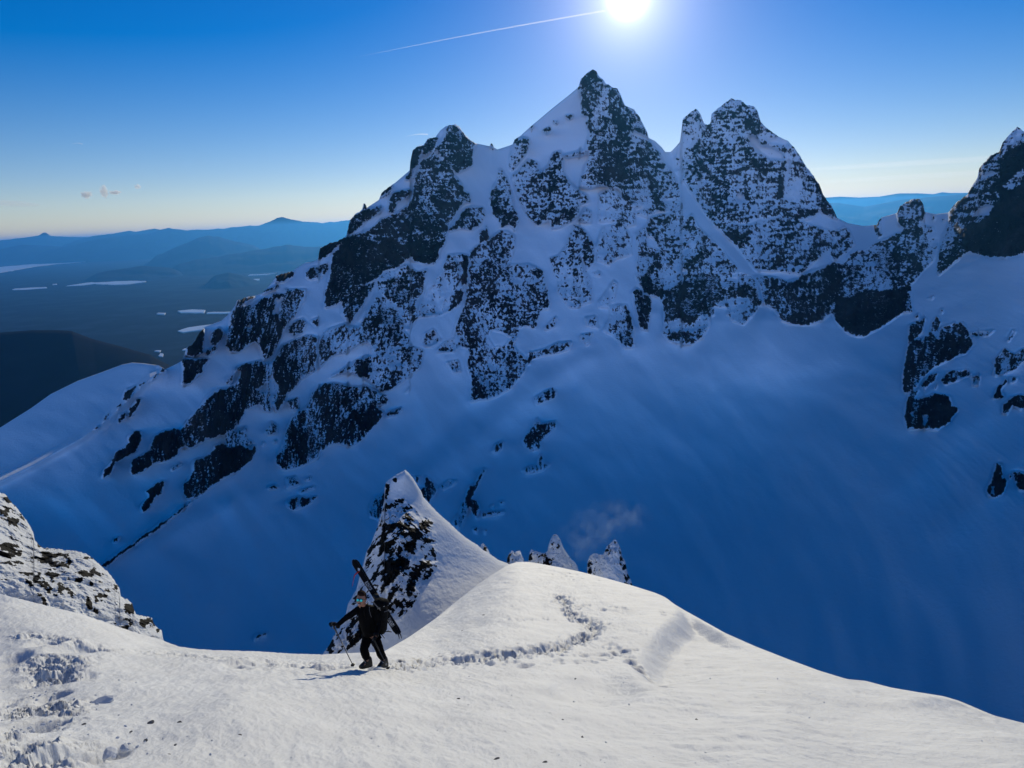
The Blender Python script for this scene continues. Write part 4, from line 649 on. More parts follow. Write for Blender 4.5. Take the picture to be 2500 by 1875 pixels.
# ------------------------------------------------------------------ the climber
def gp(x, y):
    x = np.float64(x); y = np.float64(y); return hpt(x, y, slope_inv(x, y))
G0 = gp(925, 1628); D0 = float(G0 @ fw)
def pp(x, y, dd=0.0):
    return Vector(ray(x, y)*(D0+dd))
black_m = plain('black shell fabric', (0.004, 0.004, 0.005), .75, 0, .4, 12, .3)
trous_m = plain('black trousers', (0.003, 0.003, 0.0035), .85, 0, .4, 14, .3)
pack_m = plain('black pack fabric', (0.007, 0.007, 0.008), .8, 0, .5, 25, .4)
glove_m = plain('black glove', (0.012, 0.011, 0.012), .7, 0, .3, 30)
boot_m = plain('boot plastic', (0.008, 0.008, 0.009), .45, 0, .3, 20)
skin_m = plain('sun tanned skin', (0.38, 0.19, 0.13), .6, 0, .12, 30)
hair_m = plain('dark brown hair', (0.035, 0.018, 0.012), .8, 0, .4, 120, .5)
lens_m = plain('turquoise mirrored lens', (0.05, 0.75, 0.80), .12, .6)
frame_m = plain('black plastic frame', (0.015, 0.015, 0.015), .4)
mouth_m = plain('lips', (0.30, 0.07, 0.06), .5); teeth_m = plain('teeth', (0.75, 0.72, 0.66), .4)
metal_m = plain('grey metal', (0.35, 0.35, 0.36), .35, .9); pole_m = plain('dark anodised pole shaft', (0.05, 0.05, 0.055), .35, .6)
white_m = plain('white print', (0.75, 0.75, 0.75), .5); red_m = plain('red webbing', (0.55, 0.04, 0.02), .7); strap_m = plain('grey webbing', (0.16, 0.16, 0.17), .7)
ski_m = plain('black ski topsheet', (0.008, 0.008, 0.010), .75); skib_m = plain('ski edge and base', (0.22, 0.22, 0.23), .4)

def skinned(name, J, E, parent, mat, root=0, sub=2):
    """J: list of (Vector, rx[, ry]); E: edges"""
    me = bpy.data.meshes.new(name); me.from_pydata([j[0] for j in J], E, []); me.materials.append(mat)
    o = link(name, me, parent)
    m = o.modifiers.new('skin', 'SKIN'); m.use_smooth_shade = True
    sv = me.skin_vertices[0] if me.skin_vertices else None
    if sv is None:
        bm = bmesh.new(); bm.from_mesh(me); bm.verts.layers.skin.verify(); bm.to_mesh(me); bm.free(); sv = me.skin_vertices[0]
    for i, j in enumerate(J):
        sv.data[i].radius = (j[1], j[2] if len(j) > 2 else j[1]); sv.data[i].use_root = (i == root)
    s_ = o.modifiers.new('sub', 'SUBSURF'); s_.levels = sub; s_.render_levels = sub
    return o
def tube(name, pts, rad, mat, parent=None, seg=10, cap=True):
    pts = [Vector(p) for p in pts]; rad = rad if isinstance(rad, (list, tuple)) else [rad]*len(pts)
    bm = bmesh.new(); rings = []
    up = Vector((0.13, 0.2, 1))
    for i, p in enumerate(pts):
        d = (pts[min(i+1, len(pts)-1)]-pts[max(i-1, 0)]).normalized(); a = d.cross(up).normalized(); b_ = d.cross(a)
        rings.append([bm.verts.new(p+(a*math.cos(t)+b_*math.sin(t))*rad[i]) for t in [2*math.pi*k/seg for k in range(seg)]])
    for r_a, r_b in zip(rings[:-1], rings[1:]):
        for k in range(seg): bm.faces.new((r_a[k], r_a[(k+1) % seg], r_b[(k+1) % seg], r_b[k]))
    if cap: bm.faces.new(rings[0][::-1]); bm.faces.new(rings[-1])
    bmesh.ops.recalc_face_normals(bm, faces=bm.faces)
    for f in bm.faces: f.smooth = True
    me = bpy.data.meshes.new(name); bm.to_mesh(me); bm.free(); me.materials.append(mat); return link(name, me, parent)
def loft(name, secs, mat, parent=None, bevel=0.0, smooth=True):
    """secs: list of rings (equal counts) of Vectors"""
    bm = bmesh.new(); R_ = [[bm.verts.new(v) for v in s_] for s_ in secs]; n_ = len(secs[0])
    for a, b_ in zip(R_[:-1], R_[1:]):
        for k in range(n_): bm.faces.new((a[k], a[(k+1) % n_], b_[(k+1) % n_], b_[k]))
    bm.faces.new(R_[0][::-1]); bm.faces.new(R_[-1]); bmesh.ops.recalc_face_normals(bm, faces=bm.faces)
    if bevel: bmesh.ops.bevel(bm, geom=list(bm.edges), offset=bevel, segments=2, affect='EDGES', clamp_overlap=True)
    for f in bm.faces: f.smooth = smooth
    me = bpy.data.meshes.new(name); bm.to_mesh(me); bm.free(); me.materials.append(mat); return link(name, me, parent)
def blob(name, c, ax, mat, parent=None, seg=24, fn=None):
    """ellipsoid with axes ax (three Vectors), reshaped by fn(u) on the unit sphere"""
    bm = bmesh.new(); bmesh.ops.create_uvsphere(bm, u_segments=seg, v_segments=seg//2+4, radius=1)
    for v in bm.verts:
        u = v.co.copy();  u = fn(u) if fn else u
        v.co = c + ax[0]*u.x + ax[1]*u.y + ax[2]*u.z
    if ax[0].cross(ax[1]).dot(ax[2]) < 0: bmesh.ops.reverse_faces(bm, faces=bm.faces)
    for f in bm.faces: f.smooth = True
    me = bpy.data.meshes.new(name); bm.to_mesh(me); bm.free(); me.materials.append(mat); return link(name, me, parent)

UPW = Vector((0, 0, 1)); VIEW = Vector(-fw); RGT = Vector(ir); UPI = Vector(iu)
solL = Vector(gp(898, 1627)); solR = Vector(gp(938, 1627))
ankL = solL + UPW*.11 + Vector((0, .0, 0)); ankR = solR + UPW*.11
pelv = pp(906, 1551, .02); spin = pp(900, 1520, -.06); chest = pp(895, 1495, -.14); neckb = pp(889, 1481, -.19); headc = pp(882, 1463, -.25)
shL = pp(875, 1488, -.20); elL = pp(848, 1506, -.28); wrL = pp(823, 1527, -.36); haL = pp(815, 1531, -.38)
shR = pp(913, 1488, -.10); elR = pp(926, 1522, -.10); wrR = pp(918, 1552, -.27); haR = pp(914, 1562, -.33)
hipL = pp(898, 1556, .0); knL = pp(888, 1585, -.20); hipR = pp(915, 1556, .05); knR = pp(927, 1589, -.02)
body_J = [(pelv, .10, .09), (spin, .10, .08), (chest, .12, .09), (neckb, .055), (headc+(neckb-headc)*.45, .05), (headc-UPI*.055, .062), (headc+UPI*.03, .082), (headc+UPI*.075, .06),
 (shL, .05), (elL, .038), (wrL, .024), ((wrL+haL)/2, .012), (shR, .05), (elR, .038), (wrR, .024), ((wrR+haR)/2, .012), (hipL, .075), (knL, .05), (ankL, .038), (hipR, .075), (knR, .05), (ankR, .038),
 (ankL-UPW*.06-RGT*.07+VIEW*.08, .03), (ankR-UPW*.06-RGT*.05+VIEW*.09, .03)]
body_E = [(0,1),(1,2),(2,3),(3,4),(4,5),(5,6),(6,7),(2,8),(8,9),(9,10),(10,11),(2,12),(12,13),(13,14),(14,15),(0,16),(16,17),(17,18),(0,19),(19,20),(20,21),(18,22),(21,23)]
person = skinned('person', body_J, body_E, None, skin_m)
tag(person, 'person in black with turquoise mirrored sunglasses, climbing the snow slope towards the camera', 'person')
# head shape over the neck: skull, jaw, nose, ears as one mesh
FW = (VIEW*.97 - RGT*.10 + UPI*.0).normalized(); HU = (UPI*.97+RGT*.10+VIEW*.12); HU = (HU-FW*HU.dot(FW)).normalized(); HR = FW.cross(HU)*-1
HR = HU.cross(FW).normalized()*-1
if HR.dot(RGT) < 0: HR = -HR
def headfn(u):
    x, y, z = u   # x right, y forward, z up
    w = 1.0 - .28*max(0, -z)**1.3; x *= w
    if y > 0: y *= 1-.08*max(0, z); 
    if z < -.3: y = y*(1.0) + .10*(-z-.3)
    g = math.exp(-((x/.16)**2+((z+.12)/.24)**2)); y += .26*g*(y > 0)*(1-.0*z)     # nose
    g2 = math.exp(-((x/.5)**2+((z-.16)/.10)**2)); y -= .08*g2*(y > 0)            # eye hollow
    g3 = math.exp(-((x/.25)**2+((z+.86)/.16)**2)); y += .10*g3*(y > 0)           # chin
    for sx_ in (-1, 1):
        g4 = math.exp(-(((x-sx_*.97)/.16)**2+((z-.0)/.22)**2+((y+.05)/.18)**2)); x += sx_*.22*g4
    return Vector((x, y, z))
hd = blob('head', headc, (HR*.084, FW*.105, HU*.134), skin_m, person, 48, headfn)
def hairfn(u):
    x, y, z = u; r_ = 1.06+.05*math.sin(17*x+9*y)*math.cos(13*z+7*y)
    if y > .25 and z < .55: r_ = .80
    if z < -.25: r_ = .8
    if z > .6 and y > .2: r_ += .10
    return u*r_
blob('hair', headc+HU*.012-FW*.004, (HR*.088, FW*.107, HU*.134), hair_m, person, 40, hairfn)
sg = tube('sunglasses', [headc+HR*(.066*math.sin(t))*1.25+FW*(.113*math.cos(t))+HU*.018 for t in np.linspace(-1.45, 1.45, 15)], .0045, frame_m, person)
for s_ in (-1, 1):
    c0 = headc+HR*(.031*s_)+FW*.116+HU*.014
    blob('lens', c0, ((HR*.93-FW*.3*s_)*.027, FW*.006, HU*.025), lens_m, sg, 20)
    tube('rim', [c0-FW*.001+(HR*.93-FW*.3*s_)*(.029*math.cos(t))+HU*(.027*math.sin(t)) for t in np.linspace(0, 2*math.pi, 19)], .003, frame_m, sg, 6, False)
mo = blob('mouth', headc-HU*.064+FW*.105, (HR*.027, FW*.012, HU*.011), mouth_m, person, 16)
blob('teeth', headc-HU*.062+FW*.113, (HR*.021, FW*.006, HU*.0055), teeth_m, mo, 12)
tube('moustache', [headc-HU*.044+HR*(.028*t)+FW*(.108-.012*t*t)-HU*(.008*t*t) for t in np.linspace(-1, 1, 7)], [.002, .005, .006, .006, .006, .005, .002], hair_m, person, 6)
# jacket: trunk and both sleeves in one surface
jk = [(pelv-UPI*.0, .185, .14), (pp(904, 1538, .0), .18, .13), (spin, .19, .14), (chest, .20, .15), (neckb+(chest-neckb)*.2, .09), (neckb+(headc-neckb)*.28, .068),
 (shL, .078), ((shL+elL)/2-UPI*.005, .066), (elL, .056), ((elL+wrL)/2, .047), (wrL, .040), (shR, .082), ((shR+elR)/2, .068), (elR, .058), ((elR+wrR)/2, .048), (wrR, .040)]
jacket = skinned('jacket', jk, [(0,1),(1,2),(2,3),(3,4),(4,5),(3,6),(6,7),(7,8),(8,9),(9,10),(3,11),(11,12),(12,13),(13,14),(14,15)], person, black_m)
wr_t = bpy.data.textures.new('cloth folds', 'CLOUDS'); wr_t.noise_scale = .09; wr_t.noise_depth = 3
dm = jacket.modifiers.new('folds', 'DISPLACE'); dm.texture = wr_t; dm.strength = .028; dm.texture_coords = 'GLOBAL'
tube('zip', [pp(901.5, 1481, -.33), pp(902, 1490, -.335), pp(904, 1499, -.325), pp(907, 1507, -.31)], .0035, strap_m, jacket, 6)
tr_ = [(pp(906, 1548, .01), .145, .11), (hipL, .105), ((hipL+knL)/2, .098), (knL, .082), ((knL+ankL)/2, .080), (ankL+UPW*.05, .072), (hipR, .105), ((hipR+knR)/2, .098), (knR, .082), ((knR+ankR)/2, .080), (ankR+UPW*.05, .072)]
trousers = skinned('trousers', tr_, [(0,1),(1,2),(2,3),(3,4),(4,5),(0,6),(6,7),(7,8),(8,9),(9,10)], person, trous_m)
dm = trousers.modifiers.new('folds', 'DISPLACE'); dm.texture = wr_t; dm.strength = .03; dm.texture_coords = 'GLOBAL'
for sole, ank, tdir in ((solL, ankL, (-RGT*.75+VIEW*.6)), (solR, ankR, (-RGT*.5+VIEW*.75))):
    td = Vector((tdir.x, tdir.y, 0)).normalized(); g = Vector((0, 0, 1)); sd_ = td.cross(g)
    # sole follows the slope
    def rg(t, w, h0, h1):
        c_ = sole+td*t; zz = -.30*(td*t).y
        return [c_+sd_*w+g*(h0+zz), c_+sd_*w*1.0+g*((h0+h1)/2+zz), c_+sd_*w*.6+g*(h1+zz), c_-sd_*w*.6+g*(h1+zz), c_-sd_*w+g*((h0+h1)/2+zz), c_-sd_*w+g*(h0+zz)]
    bt = loft('boot', [rg(-.09, .03, 0, .16), rg(-.055, .044, -.01, .22), rg(.01, .046, -.01, .21), rg(.06, .046, -.01, .12), rg(.12, .043, -.01, .08), rg(.17, .025, .0, .05)], boot_m, person, .008)
    tube('buckle', [sole+td*.06+sd_*.056+g*.13, sole+td*.075+g*.165, sole+td*.06-sd_*.056+g*.13], .006, metal_m, bt, 6)
    tube('buckle', [sole+td*.03+sd_*.056+g*.2, sole+td*.05+g*.25, sole+td*.03-sd_*.056+g*.2], .006, metal_m, bt, 6)
def glove(hand, wrist, axis, name='glove'):
    """palm and five fingers closed round a grip running along axis"""
    d = (hand-wrist).normalized(); a = Vector(axis).normalized(); nrm_ = d.cross(a).normalized()
    if nrm_.dot(VIEW) < 0: nrm_ = -nrm_
    pc = hand - nrm_*.030
    J = [(wrist, .036, .034), (pc-d*.03, .040, .026), (pc+d*.012, .042, .024)]; E = [(0, 1), (1, 2)]
    for k, ln in zip(range(4), (.9, 1.0, .95, .78)):
        base = pc+d*.035-a*(.036-.024*k); i0 = len(J)
        J += [(base, .0125), (base+d*.026*ln+nrm_*.012, .0115), (base+d*.024*ln+nrm_*.040*ln, .0105), (base+d*.002+nrm_*.056*ln, .0095)]
        E += [(2, i0), (i0, i0+1), (i0+1, i0+2), (i0+2, i0+3)]
    i0 = len(J); tb = pc-d*.02-a*.045
    J += [(tb, .014), (tb+nrm_*.030+d*.008, .013), (tb+nrm_*.050+d*.026+a*.016, .011)]; E += [(1, i0), (i0, i0+1), (i0+1, i0+2)]
    g_ = skinned(name, J, E, person, glove_m, 0, 1)
    tube('cuff', [wrist-d*.045, wrist-d*.02, wrist+d*.01], [.050, .053, .046], glove_m, g_, 14)
    return g_
# poles
def pole(grip, tip, label):
    d = (tip-grip).normalized(); a = d.cross(VIEW).normalized()
    root = bpy.data.objects.new('ski_pole', None); C.objects.link(root); root.location = tip
    def ch(o): o.parent = root; o.matrix_parent_inverse = Matrix.Translation(-tip); return o
    ch(tube('shaft', [grip+d*.10, grip+d*.5, tip-d*.05], [.010, .009, .0075], pole_m)); ch(tube('tip', [tip-d*.05, tip], [.006, .002], metal_m))
    ch(tube('grip', [grip-d*.05, grip-d*.04, grip, grip+d*.05, grip+d*.12, grip+d*.24], [.012, .019, .016, .018, .015, .012], boot_m))
    ch(tube('basket', [tip-d*.085, tip-d*.078, tip-d*.070], [.012, .042, .010], boot_m, None, 16))
    ch(tube('collar', [grip+d*.52, grip+d*.56], .014, metal_m))
    ch(tube('wrist_strap', [grip-d*.03+a*.01, grip+d*.03+a*.05-VIEW*.01, grip+d*.10+a*.055, grip+d*.12+a*.02, grip+d*.05+a*.012], .004, strap_m, None, 6))
    tag(root, label, 'ski pole', 'ski poles'); return root
gA = pp(812, 1524, -.37); tA = Vector(gp(864, 1625)); gB = pp(913, 1563, -.34); tB = Vector(gp(951, 1634))
pole(gA, tA-UPW*.04, 'black ski pole in the outstretched hand, left of the climber'); pole(gB, tB-UPW*.04, 'ski pole held in front of the climber\'s thigh, tip beside the rear boot')
glove(gA+(tA-gA).normalized()*.03, wrL, tA-gA); glove(gB+(tB-gB).normalized()*.03, wrR, tB-gB)
# backpack
pk = bpy.data.objects.new('backpack', None); C.objects.link(pk); pk.location = pp(930, 1510, .12); PKI = Matrix.Translation(-pk.location)
def pch(o, par=None): o.parent = par or pk; o.matrix_parent_inverse = PKI if par is None else Matrix(); return o
axu = (pp(925, 1470, .05)-pp(928, 1545, .25)).normalized(); axb = Vector((.25, .96, 0)); axb = (axb-axu*axb.dot(axu)).normalized(); axs = axu.cross(axb)
def pring(c, w, dpt):
    return [c+axs*(w*math.copysign(abs(math.cos(t))**.6, math.cos(t)))+axb*(dpt*math.copysign(abs(math.sin(t))**.6, math.sin(t))) for t in np.linspace(0, 2*math.pi, 21)[:-1]]
c1 = pp(927, 1543, .12); c2 = pp(926, 1478, .02)
bd = pch(loft('pack_body', [pring(c1+(c2-c1)*t, w, d_) for t, w, d_ in ((0, .10, .07), (.08, .13, .10), (.4, .145, .12), (.75, .15, .12), (.95, .13, .10), (1, .10, .08))], pack_m))
dm = bd.modifiers.new('folds', 'DISPLACE'); dm.texture = wr_t; dm.strength = .03; dm.texture_coords = 'GLOBAL'
pch(blob('lid', pp(930, 1473, .02), (axs*.145, axb*.13, axu*.085), pack_m, None, 24, lambda u: Vector((math.copysign(abs(u.x)**.8, u.x), math.copysign(abs(u.y)**.8, u.y), u.z*(1+.08*math.sin(9*u.x))))))
pch(tube('shoulder_strap', [pp(907, 1470, -.06), pp(911, 1471, -.26), pp(919, 1479, -.27), pp(929, 1490, -.16)], .009, strap_m, None, 8))
pch(tube('shoulder_strap', [pp(899, 1472, -.10), pp(893, 1478, -.34), pp(888, 1492, -.36), pp(893, 1515, -.22)], .009, pack_m, None, 8))
pch(tube('compression_strap', [pp(938, 1494, -.08), pp(950, 1490, .02), pp(952, 1496, .1)], .006, strap_m, None, 6))
pch(tube('compression_strap', [pp(921, 1487, -.10), pp(938, 1480, -.10), pp(946, 1476, 0)], .005, white_m, None, 6))
pch(tube('hip_belt', [pp(884, 1541, -.08), pp(893, 1546, -.16), pp(908, 1547, -.16), pp(922, 1543, -.08)], .014, pack_m, None, 8))
pch(tube('strap_tail', [pp(928, 1546, .0), pp(932, 1550, .0), pp(939, 1558, .02)], .007, pack_m, None, 6))
pch(tube('ice_axe_loop', [pp(951, 1497, .05), pp(956, 1498, .05), pp(961, 1494, .05)], .006, pack_m, None, 6))
tag(pk, 'black backpack on the climber\'s back with a pair of skis strapped across it', 'backpack')
# skis
def ski(tipp, tailp, off, label, marks):
    ln = (tailp-tipp).length; d = (tailp-tipp).normalized(); nn = (VIEW*.8+RGT*.35+UPI*.2); nn = (nn-d*nn.dot(d)).normalized(); w = d.cross(nn).normalized(); mid = (tipp+tailp)/2
    root = bpy.data.objects.new('ski', None); C.objects.link(root); root.location = mid; PI_ = Matrix.Translation(-mid)
    def ch(o, par=None):
        if par is None: o.parent = root; o.matrix_parent_inverse = PI_
        else: o.parent = par
        return o
    base = tipp+off; secs = []
    def cen(t): return base+d*(ln*t)+nn*(.05*max(0, 1-t/.10)**2 + .02*max(0, (t-.95)/.05)**2 + .012*math.sin(math.pi*t))
    def hw(t): return (.050-.010*math.sin(math.pi*min(1, max(0, (t-.08)/.9))))*min(1, math.sqrt(max(t, 0)/.05+.03))*(1 if t < .985 else .75)
    ts = [0, .01, .025, .05, .08, .15, .25, .4, .5, .6, .75, .88, .95, .985, 1]
    for t in ts:
        c = cen(t); secs.append([c+w*hw(t)-nn*.004, c+w*hw(t)*.96+nn*.005, c-w*hw(t)*.96+nn*.005, c-w*hw(t)-nn*.004])
    b_ = ch(loft('ski_body', secs, ski_m, None, 0, False))
    es = [[cen(t)+w*hw(t)*1.02-nn*.0035, cen(t)-w*hw(t)*1.02-nn*.0035, cen(t)-w*hw(t)*1.02-nn*.009, cen(t)+w*hw(t)*1.02-nn*.009] for t in ts]; ch(loft('ski_base', es, skib_m, None, 0, False))
    if marks:
        rs = random.Random(3)
        def mk(nm, qs):
            bm = bmesh.new()
            for q in qs: bm.faces.new([bm.verts.new(v) for v in q])
            bmesh.ops.remove_doubles(bm, verts=bm.verts, dist=1e-5)
            me = bpy.data.meshes.new(nm); bm.to_mesh(me); bm.free(); me.materials.append(white_m); o_ = link(nm, me); ch(o_, b_); return o_
        P3 = lambda t, y_: cen(t)+w*(hw(t)*y_)+nn*.0075
        mk('emblem', [[P3(.135+x_*.022, y_) for x_, y_ in ((-1, -.1), (0, -.62), (1, -.1), (0, -.1))], [P3(.135+x_*.022, y_) for x_, y_ in ((-1, -.1), (0, -.1), (.1, .4))], [P3(.135+x_*.022, y_) for x_, y_ in ((0, -.1), (1, -.1), (.35, .55))]])
        for t0, n_ in ((.30, 9), (.80, 9)):
            for k in range(n_):
                t = t0+k*.0125; qs = [[P3(t, -.7), P3(t, .7), P3(t+.0024, .7), P3(t+.0024, -.7)]]
                for s0, s1 in ((-.7, -.45), (-.1, .15), (.45, .7)):
                    if rs.random() < .6: qs.append([P3(t+.0024, s0), P3(t+.0024, s1), P3(t+.009, s1), P3(t+.009, s0)])
                mk('letter', qs)
    bx = cen(.52)
    bi = ch(loft('binding', [[bx+d*x_+w*.03+nn*.006, bx+d*x_-w*.03+nn*.006, bx+d*x_-w*.025+nn*(.006+h_), bx+d*x_+w*.025+nn*(.006+h_)] for x_, h_ in ((-.09, .02), (-.05, .045), (.02, .05), (.06, .03))], boot_m, None, .003))
    bx = cen(.66); ch(loft('heel_piece', [[bx+d*x_+w*.025+nn*.006, bx+d*x_-w*.025+nn*.006, bx+d*x_-w*.02+nn*(.006+h_), bx+d*x_+w*.02+nn*(.006+h_)] for x_, h_ in ((-.05, .03), (0, .06), (.05, .03))], metal_m, None, .003))
    ch(tube('brake', [cen(.70)+w*.05, cen(.715)+w*.11-nn*.02, cen(.725)+w*.135-nn*.02], .006, boot_m, None, 6))
    ch(tube('skin_clip', [cen(.99), cen(1.0)+d*.03, cen(1.0)+d*.10+w*.02], [.018, .012, .008], boot_m, None, 8))
    tag(root, label, 'ski', 'pair of skis on the backpack'); return root
tp, tl = pp(860, 1366, .18), pp(970, 1546, .30)
sA = ski(tp, tl, Vector((0, 0, 0)), 'black ski with white print and diamond mark, nearest of the pair on the backpack', True)
sB = ski(tp, tl, -VIEW*.035+RGT*.035-UPI*.01, 'rear ski of the pair on the backpack, hidden behind the printed one', False)
tube('brake', [pp(956, 1543, .3), pp(948, 1541, .28), pp(940, 1543, .28)], [.008, .014, .006], boot_m, None, 6).parent = sA
C.objects[-1].matrix_parent_inverse = Matrix.Translation(-sA.location)
st = tube('ski_strap', [pp(877.5, 1394, .14), pp(871, 1399, .12), pp(866, 1404, .13), pp(864, 1412, .13), pp(862, 1422, .13), pp(860, 1432, .13)], [.012, .013, .010, .006, .004, .004], red_m, None, 8)
tag(st, 'red strap tied round the ski tips with its loose end hanging', 'strap')

# ------------------------------------------------------------------ loose pieces on the snow
block_m = plain('chunk of wind slab', (0.74, 0.76, 0.80), .7, 0, .08, 8, .6)
rockb_m = plain('black volcanic stone', (0.012, 0.011, 0.010), .8, 0, .5, 30, .6)
grit_m = plain('grey icy grit', (0.16, 0.155, 0.15), .8, 0, .5, 40, .5)
prng = random.Random(11)
def snow_z(x, y):   # the fine relief added to the slope there (large scale part)
    P_ = gp(x, y); return P_, .10*float(fbm(np.array([P_[0]/3.2]), np.array([P_[1]/4.5]), 3, 101)[0])
def stone_bm(bm, c, a, b_, h, seed, sink=.3):
    rr = random.Random(seed); M = Matrix.Rotation(rr.uniform(0, 6.28), 4, 'Z')
    r_ = bmesh.ops.create_icosphere(bm, subdivisions=2, radius=1); pl = [(Vector((rr.gauss(0, 1), rr.gauss(0, 1), rr.gauss(0, .7))).normalized(), rr.uniform(.55, .85)) for _ in range(9)]
    for v in r_['verts']:
        u = v.co.copy()
        for n_, d_ in pl:
            k = u.dot(n_)
            if k > d_: u -= n_*(k-d_)
        v.co = M @ Vector((u.x*a, u.y*b_, (u.z-sink)*h)); v.co += c
def stone(name, x, y, w_px, hr, mat, label, cat, group=None, seed=0, asp=.7):
    P_, dz = snow_z(x, y); dd = float(np.linalg.norm(P_)); a = w_px/F0*dd/2
    c = Vector(P_)+Vector((0, 0, dz)); bm = bmesh.new(); stone_bm(bm, Vector((0, 0, 0)), a, a*asp, a*hr, seed)
    me = bpy.data.meshes.new(name); bm.to_mesh(me); bm.free(); me.materials.append(mat); o = link(name, me); o.location = c
    return tag(o, label, cat, group)
stone('snow_block', 248, 1704, 50, .62, block_m, 'largest loose snow block, angular and grey, beside the trampled steps at lower left', 'snow block', None, 5, .8)
stone('snow_block', 264, 1838, 46, .5, block_m, 'snow block near the bottom edge, right of the deep trampled steps', 'snow block', None, 6)
stone('snow_block', 301, 1823, 26, .6, block_m, 'crusty small snow block just up and right of the bottom edge block', 'snow block', None, 7)
stone('rock', 1128, 1546, 11, .6, rockb_m, 'small black stone on the smooth slope right of the climber', 'stone', None, 8)
stone('rock', 1182, 1502, 10, .5, rockb_m, 'flat dark stone higher on the slope, nearest the horn ridge', 'stone', None, 9)
UNI = [(441,1775,17,'grey stone, right one of two below the large snow block'),(369,1775,18,'grey stone, left one of two below the large snow block'),(585,1790,12,'grey stone alone in the lower left centre of the slope'),(411,1840,14,'grey stone nearest the bottom edge, right of the bottom snow block'),(205,1779,16,'grey stone at the right rim of the trampled steps'),
 (1242,1712,9,'dark speck of stone on the slope straight below the track bend'),(1701,1746,12,'grey stone highest on the right half of the open slope'),(1421,1796,11,'grey stone in the middle of the open slope, below the shallow hollow'),(1213,1858,18,'larger grey stone at the bottom edge left of centre'),(1329,1867,16,'larger grey stone at the bottom edge, right of the other large one'),(1119,1703,12,'flat grey stone right of and below the climber'),(2212,1859,10,'grey stone alone near the bottom right corner')]
for i, (x, y, w_, lab) in enumerate(UNI): stone('pebble', x, y, w_, .45, grit_m, lab, 'stone', 'grey stones scattered on the snow', 20+i)
for i, (x, y, w_) in enumerate([(356,1810,10),(428,1818,9),(625,1716,9),(321,1795,7),(723,1770,8),(1405,1660,6),(1249,1772,7),(1608,1797,8),(1127,1804,8),(1511,1848,8),(1178,1745,7),(1660,1703,7),(1374,1756,6)]):
    stone('pebble', x, y, w_, .45, grit_m, 'tiny grey speck of icy stone lying loose on the open snow slope', 'stone', 'tiny stone specks on the snow', 50+i)
def crumbs():
    bm = bmesh.new()
    for i in range(420):
        if prng.random() < .55: x = 100+prng.gauss(0, 110); y = prng.uniform(1580, 1870)
        else: x = prng.uniform(0, 2500); y = prng.uniform(1650, 1900)
        if y < 1650+max(0, (x-2000)*.3): continue
        P_, dz = snow_z(x, y); a = prng.uniform(.006, .018)*(1.6 if x < 350 else 1)
        stone_bm(bm, Vector(P_)+Vector((0, 0, dz)), a, a*.7, a*.6, 500+i)
    me = bpy.data.meshes.new('snow_crumbs'); bm.to_mesh(me); bm.free(); me.materials.append(block_m)
    tag(link('snow_crumbs', me), 'crumbs of broken snow crust strewn over the slope', 'snow crumbs', None, 'stuff')
crumbs()

# ------------------------------------------------------------------ contrails, clouds, blowing snow
def vol_mat(name, dens, col=(1, 1, 1), g=.5, noise=None, ramp=(.45, .7)):
    m = bpy.data.materials.new(name); m.use_nodes = True; n = m.node_tree.nodes; l = m.node_tree.links
    for q in list(n): n.remove(q)
    o_ = n.new('ShaderNodeOutputMaterial'); v = n.new('ShaderNodeVolumePrincipled'); l.new(v.outputs[0], o_.inputs['Volume'])
    v.inputs['Color'].default_value = col+(1,); v.inputs['Density'].default_value = dens; v.inputs['Anisotropy'].default_value = g
    if noise:
        c = n.new('ShaderNodeTexCoord'); t = n.new('ShaderNodeTexNoise'); t.inputs['Scale'].default_value = noise; t.inputs['Detail'].default_value = 5; l.new(c.outputs['Object'], t.inputs['Vector'])
        ln_ = n.new('ShaderNodeVectorMath'); ln_.operation = 'LENGTH'; gc = n.new('ShaderNodeTexCoord'); mp = n.new('ShaderNodeMapping'); mp.inputs['Location'].default_value = (-1, -1, -1); mp.inputs['Scale'].default_value = (2, 2, 2)
        l.new(gc.outputs['Generated'], mp.inputs[0]); l.new(mp.outputs[0], ln_.inputs[0])
        fall = n.new('ShaderNodeMapRange'); l.new(ln_.outputs['Value'], fall.inputs[0]); fall.inputs[1].default_value = 1.0; fall.inputs[2].default_value = .2
        mr = n.new('ShaderNodeMapRange'); l.new(t.outputs[0], mr.inputs[0]); mr.inputs[1].default_value = ramp[0]; mr.inputs[2].default_value = ramp[1]; mr.inputs[4].default_value = dens
        mu = n.new('ShaderNodeMath'); mu.operation = 'MULTIPLY'; l.new(mr.outputs[0], mu.inputs[0]); l.new(fall.outputs[0], mu.inputs[1]); l.new(mu.outputs[0], v.inputs['Density'])
    return m
def far_pt(x, y, h): return Vector(hpt(np.float64(x), np.float64(y), h))
trail_m = vol_mat('contrail ice', .0045)
def trail(p, h, rad, label):
    t = np.linspace(0, 1, 9); pts = [far_pt(p[0]+(p[2]-p[0])*q, p[1]+(p[3]-p[1])*q-(3*math.sin(math.pi*q)), h) for q in t]
    o = tube('contrail', [q for q in pts], [rad*(.10+.9*q**.6) for q in t], trail_m, None, 10)
    tag(o, label, 'contrail')
trail((868,140,1478,26), 36000, 42, 'long white contrail rising across the sky towards the sun')
trail((990,334,1045,328), 36000, 38, 'short faint contrail just left of the dark left summit')
trail((172,353,202,352), 40000, 30, 'tiny faint contrail low in the sky above the small clouds')
cl_m = vol_mat('small cloud', .0055, g=.5)
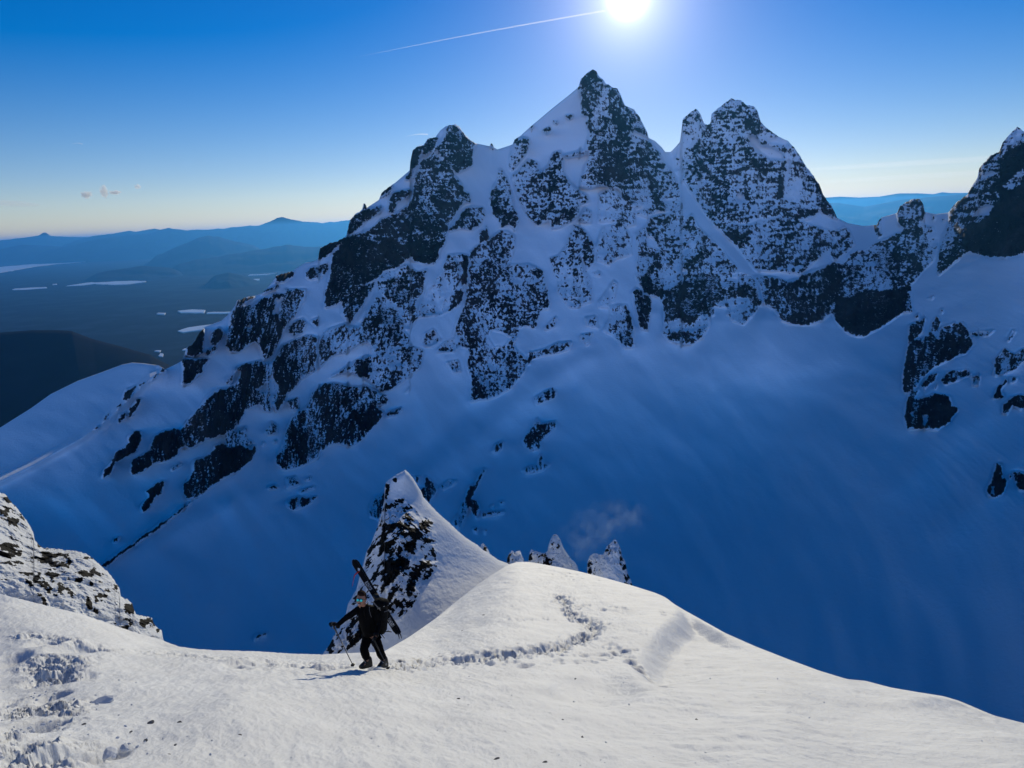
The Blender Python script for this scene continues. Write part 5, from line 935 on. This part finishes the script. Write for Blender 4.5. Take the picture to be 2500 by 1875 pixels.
def cloud(parts, h, label):
    bm = bmesh.new()
    for x, y, w_, hh in parts:
        c = far_pt(x, y, h); rx = w_/2/F0*c.length; rz = hh/2/F0*c.length
        r_ = bmesh.ops.create_icosphere(bm, subdivisions=4, radius=1)
        for v in r_['verts']:
            u = v.co; k = 1+.5*float(noise2(np.array([u.x*2.1+x]), np.array([u.z*2.1+u.y*1.3+y]), 7)[0])+.3*float(noise2(np.array([u.x*5+x]), np.array([u.z*5+u.y*3+y]), 9)[0]); v.co = Vector((u.x*rx*k, u.y*rx*.8*k, u.z*rz*k))+c
    me = bpy.data.meshes.new('cloud'); bm.to_mesh(me); bm.free(); me.materials.append(cl_m); tag(link('cloud', me), label, 'cloud')
cloud([(210,476,20,14)], 38000, 'leftmost of the small white puffs above the valley, rounded')
cloud([(254,468,16,24)], 38000, 'ragged upright white puff, second from the left of the row')
cloud([(281,470,22,8)], 38000, 'flat thin white puff just right of the ragged upright one')
cloud([(336,456,12,9)], 38000, 'small white puff at the right end of the row')
ci_m = vol_mat('thin cirrus', .00011, g=.5); ci2_m = vol_mat('thin low cloud', .00028, g=.4)
def streak(x0, y0, x1, y1, th, h, mat, label):
    a = far_pt(x0, y0, h); b_ = far_pt(x1, y1, h); c = (a+b_)/2; X_ = (b_-a)/2; Z_ = Vector((0, 0, 1))*(th/2/F0*c.length); Y_ = X_.cross(Z_).normalized()*Z_.length*6
    o = blob('cloud', c, (X_, Y_, Z_), mat, None, 32); tag(o, label, 'cloud')
streak(-60, 492, 104, 501, 12, 38000, ci2_m, 'thin pale cloud streak at the left edge of the sky')
streak(1950, 415, 2700, 370, 12, 50000, ci_m, 'upper long thin cirrus band right of the twin summit')
streak(1950, 447, 2700, 405, 12, 50000, ci_m, 'lower long thin cirrus band right of the twin summit')
bs_m = vol_mat('blowing snow', .12, (.72, .87, 1), g=.3, noise=.8, ramp=(.46, .74))
def drift(x, y, w_, hh, r_, label, tilt=0.0):
    c = far_pt(x, y, r_); k = c.length/F0
    o = blob('blowing_snow', Vector((0, 0, 0)), (Vector(RGT)*w_/2*k, Vector((0, 1, 0))*w_/3*k, Vector((0, 0, 1))*hh/2*k), bs_m, None, 24); o.location = c
    tag(o, label, 'blowing snow', None, 'stuff')
drift(1430, 1310, 150, 150, 66, 'wisp of blown snow rising between the two largest spires')
drift(1500, 1265, 190, 110, 68, 'thin veil of blown snow drifting above the farthest right spire')
